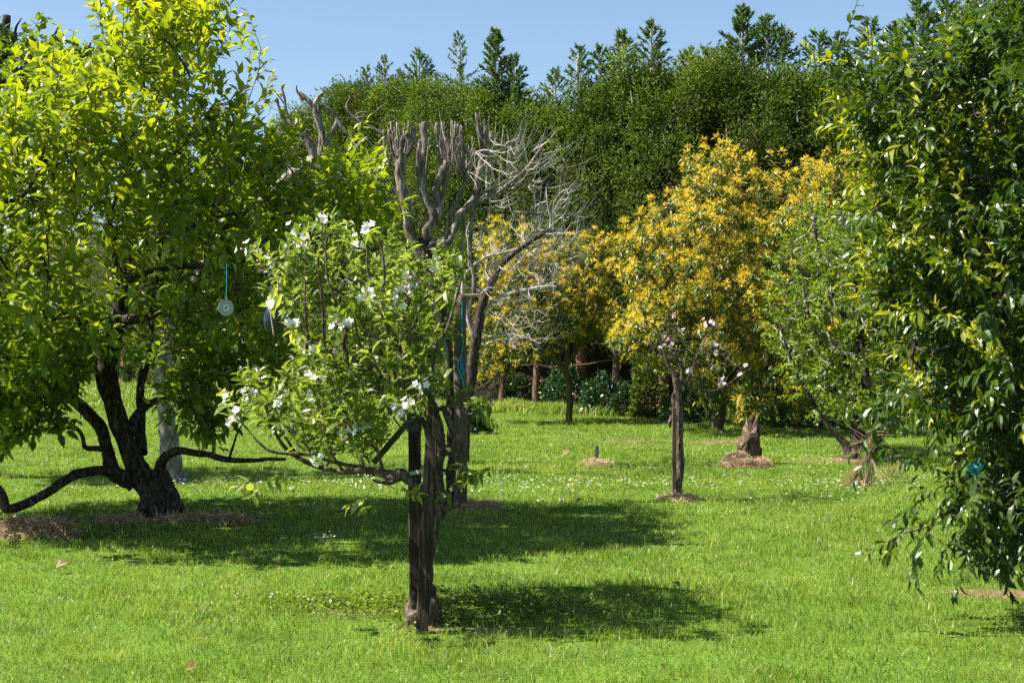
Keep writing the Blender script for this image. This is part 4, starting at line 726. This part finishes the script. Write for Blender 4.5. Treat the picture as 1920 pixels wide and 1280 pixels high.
# ------------------------------------------------------------------ the wooden post
YP = 13.75; P_, r_ = px([(864, 955, .062), (864, 850, .062), (863, 700, .062), (862, 556, .060)], YP)
e = thing('wooden_post', g0(P_[0]*[1, 1, 0]), 'weathered round timber post with small board on top and blue twine, beside grey pollard', 'post')
mb = MB(); tube(mb, P_, r_, sides=16, rough=.03, sub=8); mb.build('pole', M['post'], e, smooth=True)
mb = MB(); box(mb, at(883, 553, YP-.08), (.018, .012, .095), rot=frame([1, 0, .02], hint=(0, 0, 1))); mb.build('board', M['wood'], e)
def twine(lines, Y, name, label, r=.006):
    mb = MB()
    for l in lines: P, _ = px([(x, y, 0, d) for x, y, d in l], Y); tube(mb, P, np.full(len(P), r), sides=5, sub=4, wob=.015)
    return tag(mb.build(name, M['blue'], origin=at(*lines[0][0][:2], Y)), label, 'twine', 'blue twine on the post')
twine([[(867, 565, 0), (866, 620, 0), (867, 655, 0), (858, 685, -.02), (862, 700, -.02), (868, 720, 0), (870, 738, 0)], [(867, 650, 0), (864, 680, -.01), (866, 700, 0)], [(860, 690, -.02), (870, 692, -.01), (866, 704, -.02), (859, 712, -.02), (863, 716, -.02)], [(862, 700, -.01), (868, 712, -.02), (871, 736, -.01)],
       [(866, 660, 0), (861, 676, -.01), (858, 690, -.02)], [(864, 668, 0), (867, 684, -.01), (862, 696, -.02)]], YP-.075, 'blue_twine', 'knotted tangle of bright blue twine hanging down the front of the wooden post', r=.0055)
twine([[(834, 622, 0), (833, 640, 0), (838, 655, 0), (837, 668, 0)], [(835, 650, 0), (839, 660, 0), (837, 670, 0)]], YP-.2, 'blue_twine', 'short loose end of blue twine dangling between leaves, left of the post')

# ------------------------------------------------------------------ hanging bird scarers
YC = 9.6; c_ = at(424, 577, YC); mb = MB(); ns = 48; th = np.arange(ns)/ns*2*math.pi; R0, R1 = .056, .009
tn = nrm(np.array([.72, -1.0, .05])); Fm = frame(tn, hint=(0, 0, 1))
V = np.concatenate([np.stack([np.cos(th)*r, np.sin(th)*r, np.full(ns, z)], 1) for r, z in ((R0, .0012), (.024, .0012), (R1, .0012), (R1, -.0012), (R0, -.0012))])@Fm.T+c_
i = np.arange(ns); j = (i+1) % ns; q_ = lambda a_, b_, m_: mb.add(np.zeros((0, 3)), None, None)
mb.add(V, None, np.concatenate([np.stack([i+a_*ns, j+a_*ns, j+b_*ns, i+b_*ns], 1) for a_, b_ in ((0, 1), (2, 3), (3, 4), (4, 0))]), m=0); mb.Q.append(np.stack([i+ns, j+ns, j+2*ns, i+2*ns], 1)); mb.qm.append(np.full(ns, 1))
tube(mb, [c_+[0, 0, .05], c_+[.003, 0, .12], c_+[0, .02, .3]], [.002]*3, sides=4, m=2)
disc = plain('disc_plastic', (.36, .44, .40), rough=.25, spec=.8)
tag(mb.build('hanging_disc', [disc, plain('disc_hub', (.7, .7, .66), rough=.3), M['blue']], origin=c_, smooth=False), 'shiny pale disc hung on a string in the leafy tree', 'disc')
YB = 8.35; c_ = at(510, 602, YB); mb = MB(); nz = 12; V = []; 
for k in range(nz+1):
    t = k/nz; r = .052*math.sin(math.pi*min(1, .06+t*.94))**.6; V.append(np.stack([np.cos(th)*r, np.sin(th)*r*.8, np.full(ns, .085-.17*t)], 1)*(1+.18*(np.stack([vnoise(np.stack([np.cos(th)*3, np.sin(th)*3, th*0+t*4], 1), 5)]*3, 1)-.5)))
V = np.concatenate(V)+c_; mb.add(V, None, np.concatenate([np.stack([i+k*ns, j+k*ns, j+(k+1)*ns, i+(k+1)*ns], 1) for k in range(nz)]))
tube(mb, [c_+[0, 0, .07], c_+[-.01, 0, .16], c_+[-.01, .02, .3]], [.003]*3, sides=4, m=1); tube(mb, [c_+[-.005, -.06, .09], c_+[.01, -.065, .0], c_+[.022, -.06, -.09]], [.005]*3, sides=6, m=2)
tag(mb.build('plastic_bottle', [M['navy'], M['blue'], M['wood']], origin=c_, smooth=True), 'dark blue plastic bird scarer with a pale stick, hung beside the blossom', 'bird scarer')

# ------------------------------------------------------------------ small bare-twigged tree
YS = 14.7; e = thing('young_fruit_tree', g0(base(1272, 932)), 'young almost leafless tree with few pink blossoms on a straight dark trunk', 'tree')
mb = MB()
ln = [[(1272, 940, .055), (1272, 925, .045), (1276, 860, .042), (1274, 800, .042), (1272, 760, .045), (1270, 730, .035), (1262, 700, .025), (1250, 680, .02), (1241, 640, .014), (1228, 610, .010), (1212, 600, .005)],
      [(1264, 770, .02), (1262, 745, .02), (1267, 735, .026), (1275, 722, .024), (1278, 705, .018), (1276, 690, .015), (1264, 670, .010), (1262, 650, .006)], [(1270, 760, .028), (1268, 740, .025), (1271, 728, .024), (1290, 712, .018), (1300, 690, .014), (1308, 665, .012), (1320, 640, .010), (1335, 615, .006), (1345, 590, .003)],
      [(1285, 760, .015), (1290, 742, .014), (1296, 735, .012), (1312, 728, .012), (1322, 735, .011), (1345, 730, .009), (1368, 718, .006), (1392, 700, .004), (1412, 688, .002)], [(1322, 735, .009), (1330, 740, .008), (1350, 728, .006), (1368, 700, .003)],
      [(1300, 708, .010), (1312, 706, .010), (1322, 695, .008), (1340, 675, .005), (1352, 650, .003)], [(1250, 680, .012), (1258, 660, .009), (1262, 620, .006), (1255, 600, .004), (1252, 590, .002)], [(1241, 645, .009), (1235, 670, .008), (1225, 650, .005), (1218, 625, .003)],
      [(1262, 672, .007), (1258, 640, .005), (1250, 620, .003)], [(1276, 695, .007), (1285, 680, .005), (1288, 665, .002)], [(1262, 780, .03), (1256, 792, .022), (1258, 800, .01)]]
roots = limbs(mb, YS, ln, rough=.22, wob=.02)
pts = volume([(1195, 640), (1210, 590), (1250, 570), (1300, 600), (1350, 580), (1400, 650), (1420, 690), (1340, 740), (1300, 700), (1240, 700)], YS, .7, .3, 110, seed=31)
X, par, Mr = grow(roots, pts, .4); branches(mb, X, par, Mr, .003, .008, wob=.05); mb.build('trunk', M['apple_bark'], e, smooth=True)
T = X[Mr:]; mb = MB(); k = rng.random(len(T)) < .5; sprays(mb, [leaf_t(.5, .3, .2)], T[k], nrm(rng.normal(0, .5, T[k].shape)+[0, 0, .8]), np.full(k.sum(), .05), 4, .035, ang=50); mb.build('crown', M['apple'], e)
for x, y, pk in [(1240, 650, .8), (1258, 648, .1), (1250, 632, .3), (1278, 622, .4), (1340, 604, .6), (1345, 642, .7), (1338, 665, .7), (1290, 696, .8), (1350, 720, .8), (1388, 704, .8), (1358, 714, .5), (1398, 684, .7), (1265, 592, .1), (1322, 607, .3)]:
    mb = MB(); p_ = at(x, y, YS-.15)
    for f in range(4):
        ax = nrm(rng.normal(0, .8, 3)+[-.3, -.7, .5]); cc = p_+rng.normal(0, .018, 3); U, V = perp(ax[None]); az = np.arange(5)*1.2566; side = np.cos(az)[:, None]*U+np.sin(az)[:, None]*V
        put(mb, petal_t(), np.repeat(cc[None], 5, 0), side+ax*.3, np.repeat(ax[None], 5, 0), np.full(5, .024), a=np.clip(rng.normal(pk*.6, .15, 5), 0, 1))
    mb.build('blossom_cluster', M['petal'], e)
mb = MB(); a_, b_ = at(1264, 765, YS-.07), at(1264, 938, YS-.07)-[0, 0, .05]; d = a_-b_; box(mb, (a_+b_)/2, (.022, .02, np.linalg.norm(d)/2), rot=frame(d)); tag(mb.build('wooden_stake', M['post'], origin=(a_+b_)/2), 'thin brown stake against the trunk of the young almost leafless tree', 'stake')

# ------------------------------------------------------------------ stump, hay mounds, dead plants
def hay(c_, a_, b_, h_, n, label, hole=None, name='hay_mound', group='mounds of dry cut grass', L=.16, mat='straw'):
    c_ = g0(c_); mb = MB(); n1 = 26; th = np.linspace(0, 2*math.pi, n1, endpoint=False); V = [[c_[0], c_[1], c_[2]+h_*.8]]
    prof = lambda rr: h_*.75*np.clip(1-rr**4, 0, 1)
    for rr in (.25, .5, .75, 1.0):
        for t in th: kx = 1+.3*(vnoise(np.array([math.cos(t)*2+c_[0]*3, math.sin(t)*2, rr]), 4)-.5); V.append([c_[0]+math.cos(t)*a_*rr*kx, c_[1]+math.sin(t)*b_*rr*kx, c_[2]-.01+prof(rr)*(.5+.6*float(vnoise(np.array([c_[0]+math.cos(t)*rr*4, math.sin(t)*rr*4, 0.]), 6)))])
    T_ = [[0, 1+k, 1+(k+1) % n1] for k in range(n1)]; Q = [[1+r_*n1+k, 1+(r_+1)*n1+k, 1+(r_+1)*n1+(k+1) % n1, 1+r_*n1+(k+1) % n1] for r_ in range(3) for k in range(n1)]
    mb.add(V, T_, Q, a=.15)
    t = rng.uniform(0, 6.28, n); rr = rng.random(n)**.5*1.05; x = c_[0]+np.cos(t)*a_*rr; y = c_[1]+np.sin(t)*b_*rr; z = c_[2]+prof(rr)*1.1*(.35+1.3*n2(x, y, 7, 7))+rng.uniform(0, .02, n)
    d = rng.normal(0, 1, (n, 3))*[1, 1, .35]; d = nrm(d); O = np.stack([x, y, z], 1)-d*L*.5; O[:, 2] = np.maximum(O[:, 2], c_[2]+.005)
    ls = (np.array([[-.014, 0, 0], [.014, 0, 0], [.014, .5, .09], [-.014, .5, .09], [0, 1, 0]]), np.array([[3, 2, 4]]), np.array([[0, 1, 2, 3]]))
    put(mb, ls, O, d, rng.normal(0, .5, (n, 3))+[0, 0, 1], rng.uniform(.5, 1.2, n)*L, a=np.clip(rng.normal(.5, .25, n), 0, 1)); return tag(mb.build(name, M[mat], origin=c_), label, 'hay', group)
hay(base(60, 1005), .36, .20, .13, 2400, 'brown heap of dry cut grass in the shade near the left edge of the lawn')
hay(base(228, 985), .20, .13, .07, 1300, 'small sunlit heap of dry cut grass just left of the big tree trunk')
hay(base(385, 980), .42, .14, .07, 2200, 'flat spread of dry cut grass just right of the big tree trunk')
hay(base(1397, 871), .33, .22, .17, 3600, 'rounded pale straw mound piled round the broken stump', L=.13)
hay(base(1272, 934), .22, .14, .05, 500, 'thin ring of straw at the foot of the young almost leafless tree')
hay(base(905, 952), .20, .12, .08, 500, 'little tuft of dry grass right of the wooden post')
hay(base(1118, 876), .20, .14, .10, 700, 'small grey-brown heap of dead stalks on the open lawn round a cut stub', L=.11)
# stump
c_ = g0(base(1398, 866)); mb = MB(); n1 = 40; th = np.linspace(0, 2*math.pi, n1, endpoint=False); zz = np.linspace(0, 1, 24); V = []
for t in zz:
    for a_ in th:
        ca, sa = math.cos(a_), math.sin(a_); v3 = lambda k, q, sd: float(vnoise(np.array([ca*k, sa*k, t*q]), sd))-.5
        r = .165*(1+.25*max(0, .2-t)*4)*(1+.30*v3(1.6, 4., 9)+.45*v3(5, 7., 10)+.30*v3(11, 16., 12)); top = .44+.18*max(0, math.cos(a_-.9))+.22*(float(vnoise(np.array([ca*5, sa*5, 7.]), 2))-.3)-.14*(ca < -.5)
        r *= (1-.25*max(0, t-.35)) * (1 if t < .94 else .8); V.append([c_[0]+ca*r+.05*t, c_[1]+sa*r*.8, c_[2]-.03+t*top])
Q = [[i*n1+k, i*n1+(k+1) % n1, (i+1)*n1+(k+1) % n1, (i+1)*n1+k] for i in range(23) for k in range(n1)]; V.append([c_[0]+.04, c_[1], c_[2]+.36]); T_ = [[23*n1+k, 23*n1+(k+1) % n1, len(V)-1] for k in range(n1)]
mb.add(V, T_, Q); tag(mb.build('tree_stump', M['stump'], origin=c_, smooth=True), 'jagged rotten brown tree stump rising from a straw mound', 'stump')
c_ = g0(base(1119, 872)); mb = MB(); tube(mb, [c_+[0, 0, -.02], c_+[.0, 0, .10], c_+[.005, 0, .24]], [.035, .028, .022], sides=9, rough=.15); tag(mb.build('cut_stub', M['pale_bark'], origin=c_), 'thin pale sawn-off stub standing in dead stalks on the open lawn', 'stub')
c_ = g0(base(1618, 905)); mb = MB(); n = 240; t = rng.uniform(0, 6.28, n); 
for a_ in t[:95]:
    r0 = rng.uniform(.05, .24); apex = c_+[.06+rng.normal(0, .03), 0, rng.uniform(.32, .5)]; f_ = c_+[math.cos(a_)*r0*1.1-.03, math.sin(a_)*r0*.7, 0]; tube(mb, [f_, (f_+apex)/2+rng.normal(0, .02, 3)-[0, 0, .03], apex, apex+rng.normal(0, .04, 3)+[.02, 0, .12]], [.004, .004, .003, .0015], sides=3, sub=3)
for _ in range(26):
    s_ = c_+[.08, 0, rng.uniform(.35, .62)]; d = nrm(rng.normal(0, 1, 3)*[1, .5, .5]+[0, 0, .5]); tube(mb, [s_, s_+d*.12, s_+d*.26+rng.normal(0, .02, 3)], [.005, .003, .0015], sides=3)
tube(mb, [c_+[.05, 0, .3], c_+[.08, 0, .55], c_+[.10, 0, .72]], [.012, .009, .005], sides=5); tube(mb, [c_+[.09, -.05, .3], c_+[.18, -.08, .12], c_+[.22, -.1, .0]], [.008, .010, .012], sides=6)
tag(mb.build('dead_plant', M['straw'], origin=c_), 'bundled dead brown plant leaning upright on the lawn before the fresh green tree', 'dead plant')
c_ = g0(base(1672, 895)); mb = MB()
for _ in range(70):
    a_ = rng.uniform(0, 6.28); r0 = rng.uniform(.02, .2); f_ = c_+[math.cos(a_)*r0, math.sin(a_)*r0*.6, 0]; d = nrm(rng.normal(0, .5, 3)+[0, 0, 1]); L = rng.uniform(.1, .3); tube(mb, [f_, f_+d*L*.5+rng.normal(0, .015, 3), f_+d*L+rng.normal(0, .03, 3)], [.002, .002, .001], sides=3, sub=2)
tag(mb.build('dry_weed', M['straw'], origin=c_), 'wispy dry weed beside the bundled dead plant', 'weed')
# fallen sticks and leaves
mb = MB(); P, r = px([(1660, 852, .012), (1672, 868, .014), (1686, 876, .012), (1688, 882, .008)], 18.6); P[:, 2] = [.10, .05, .03, .02]; tube(mb, P, r, sides=6); tag(mb.build('fallen_stick', M['dead'], origin=P[0]), 'curved pale stick lying on the lawn right of the fresh green tree', 'stick')
LV = [(105, 1080, .10, 'large curled pinkish brown leaf lying on the lawn near the left edge'), (1275, 1112, .07, 'dark brown fallen leaf right of the apple tree shadow'), (1180, 1100, .05, 'small brown fallen leaf in the apple tree shadow'), (1085, 1008, .07, 'brown fallen leaf in the broad shade behind the apple tree'), (1082, 948, .07, 'rusty fallen leaf at the far edge of the broad shade'),
      (370, 1198, .06, 'dark fallen leaf on the near lawn left of the apple tree'), (350, 1278, .06, 'dark fallen leaf at the bottom edge of the picture'), (517, 1080, .06, 'small brown leaf at the near edge of the broad shade'), (1055, 857, .12, 'pale brown fallen leaf on the far lawn behind the post'), (1245, 1270, .05, 'small pale leaf on the nearest grass')]
for x, y, s_, lab in LV:
    b_ = g0(base(x, y)); mb = MB(); o_ = b_+[0, 0, .045]; put(mb, leaf_t(.6, .6, .35, curl=.1), o_[None], np.array([[rng.normal(0, .4)+.3, -.5, .5]]), np.array([[.3, -.6, .6]]), s_, a=np.array([.9 if s_ > .09 else .3])); tag(mb.build('fallen_leaf', M['dryleaf'], origin=o_), lab, 'leaf', 'fallen leaves on the lawn')

# ------------------------------------------------------------------ daisies
PT = [((600, 660), (996, 1018), 14, 'in the broad shade behind the apple tree'), ((150, 400), (905, 935), 26, 'in the shaded grass behind the big tree trunk'), ((455, 560), (925, 940), 12, 'in the sunny strip between the big tree and the apple tree'), ((620, 760), (902, 925), 60, 'in the shaded grass left of the wooden post'),
      ((900, 1110), (905, 926), 90, 'in the sunny patch right of the wooden post'), ((1110, 1250), (908, 924), 34, 'between the post and the young almost leafless tree'), ((1000, 1060), (940, 952), 10, 'at the sunny edge of the broad shade'), ((1310, 1600), (918, 940), 50, 'in the grass right of the young almost leafless tree'), ((1480, 1700), (862, 905), 90, 'round the dead plant and fresh green tree')]
def daisy_mesh():
    mb = MB(); n = 11; th = np.arange(n)/n*2*math.pi; D = np.stack([np.cos(th), np.sin(th), .15+0*th], 1); O = np.repeat([[0, 0, .0]], n, 0)
    put(mb, leaf_s(.45, .1, 0), O, D, np.repeat([[0, 0, 1.]], n, 0), .5, a=np.full(n, .5)); V = [[0, 0, .1]]+[[math.cos(t)*.15, math.sin(t)*.15, .03] for t in th]; mb.add(V, [[0, 1+k, 1+(k+1) % n] for k in range(n)], None, m=1)
    tube(mb, [[0, 0, -2.2], [.1, 0, -1], [0, 0, 0]], [.05, .05, .05], sides=4, m=2, cap=False); return mb
dm = daisy_mesh().build('daisy', [M['daisy'], M['daisyc'], M['lime']]); proto = dm; cnt = 0; used = 0; rest = MB(); MX = 300
tot = sum(p_[2] for p_ in PT)
for (x0, x1), (y0, y1), k, where in PT:
    cs = [(rng.uniform(x0, x1), rng.uniform(y0, y1)) for _ in range(max(2, k//9))]
    for q in range(k):
        cx_, cy_ = cs[rng.integers(len(cs))]; x = float(np.clip(cx_+rng.normal(0, (x1-x0)*.13), x0-15, x1+15)); y = float(np.clip(cy_+rng.normal(0, (y1-y0)*.22), y0-2, y1+2)); p_ = g0(base(x, y)); s_ = rng.uniform(.017, .025); z = p_[2]+rng.uniform(.045, .065)
        if used < MX and not (k > 80 and q >= 52):
            o = proto if used == 0 else proto.copy()
            if used: C.objects.link(o)
            o.location = (p_[0], p_[1], z); o.scale = (s_*1.1, s_*1.1, s_*1.1); o.rotation_euler = (rng.normal(.25, .3), rng.normal(-.2, .3), rng.uniform(0, 6)); o['label'] = 'small white daisy '+where; o['category'] = 'daisy'; o['group'] = 'daisies '+where; used += 1
        else:
            n = 8; th = np.arange(n)/n*2*math.pi; put(rest, leaf_s(.55, .1, 0), np.repeat([[p_[0], p_[1], z]], n, 0), np.stack([np.cos(th), np.sin(th), .1+0*th], 1), np.repeat([[-.2, -.2, 1.]], n, 0), s_*.6)
for q in range(380):             # far scattered ones
    x = rng.uniform(300, 1750); y = rng.uniform(800, 915) if q % 2 else rng.normal(912, 7); p_ = g0(base(x, y)); n = 7; th = np.arange(n)/n*2*math.pi
    put(rest, leaf_s(.6, .1, 0), np.repeat([[p_[0], p_[1], p_[2]+.06]], n, 0), np.stack([np.cos(th), np.sin(th), .1+0*th], 1), np.repeat([[-.2, -.2, 1.]], n, 0), .014)
tag(rest.build('daisies', M['daisy']), 'tiny far white daisies dotted over the lawn', kind='stuff')

for o in list(bpy.data.objects):
    if '_loc' in o: del o['_loc']
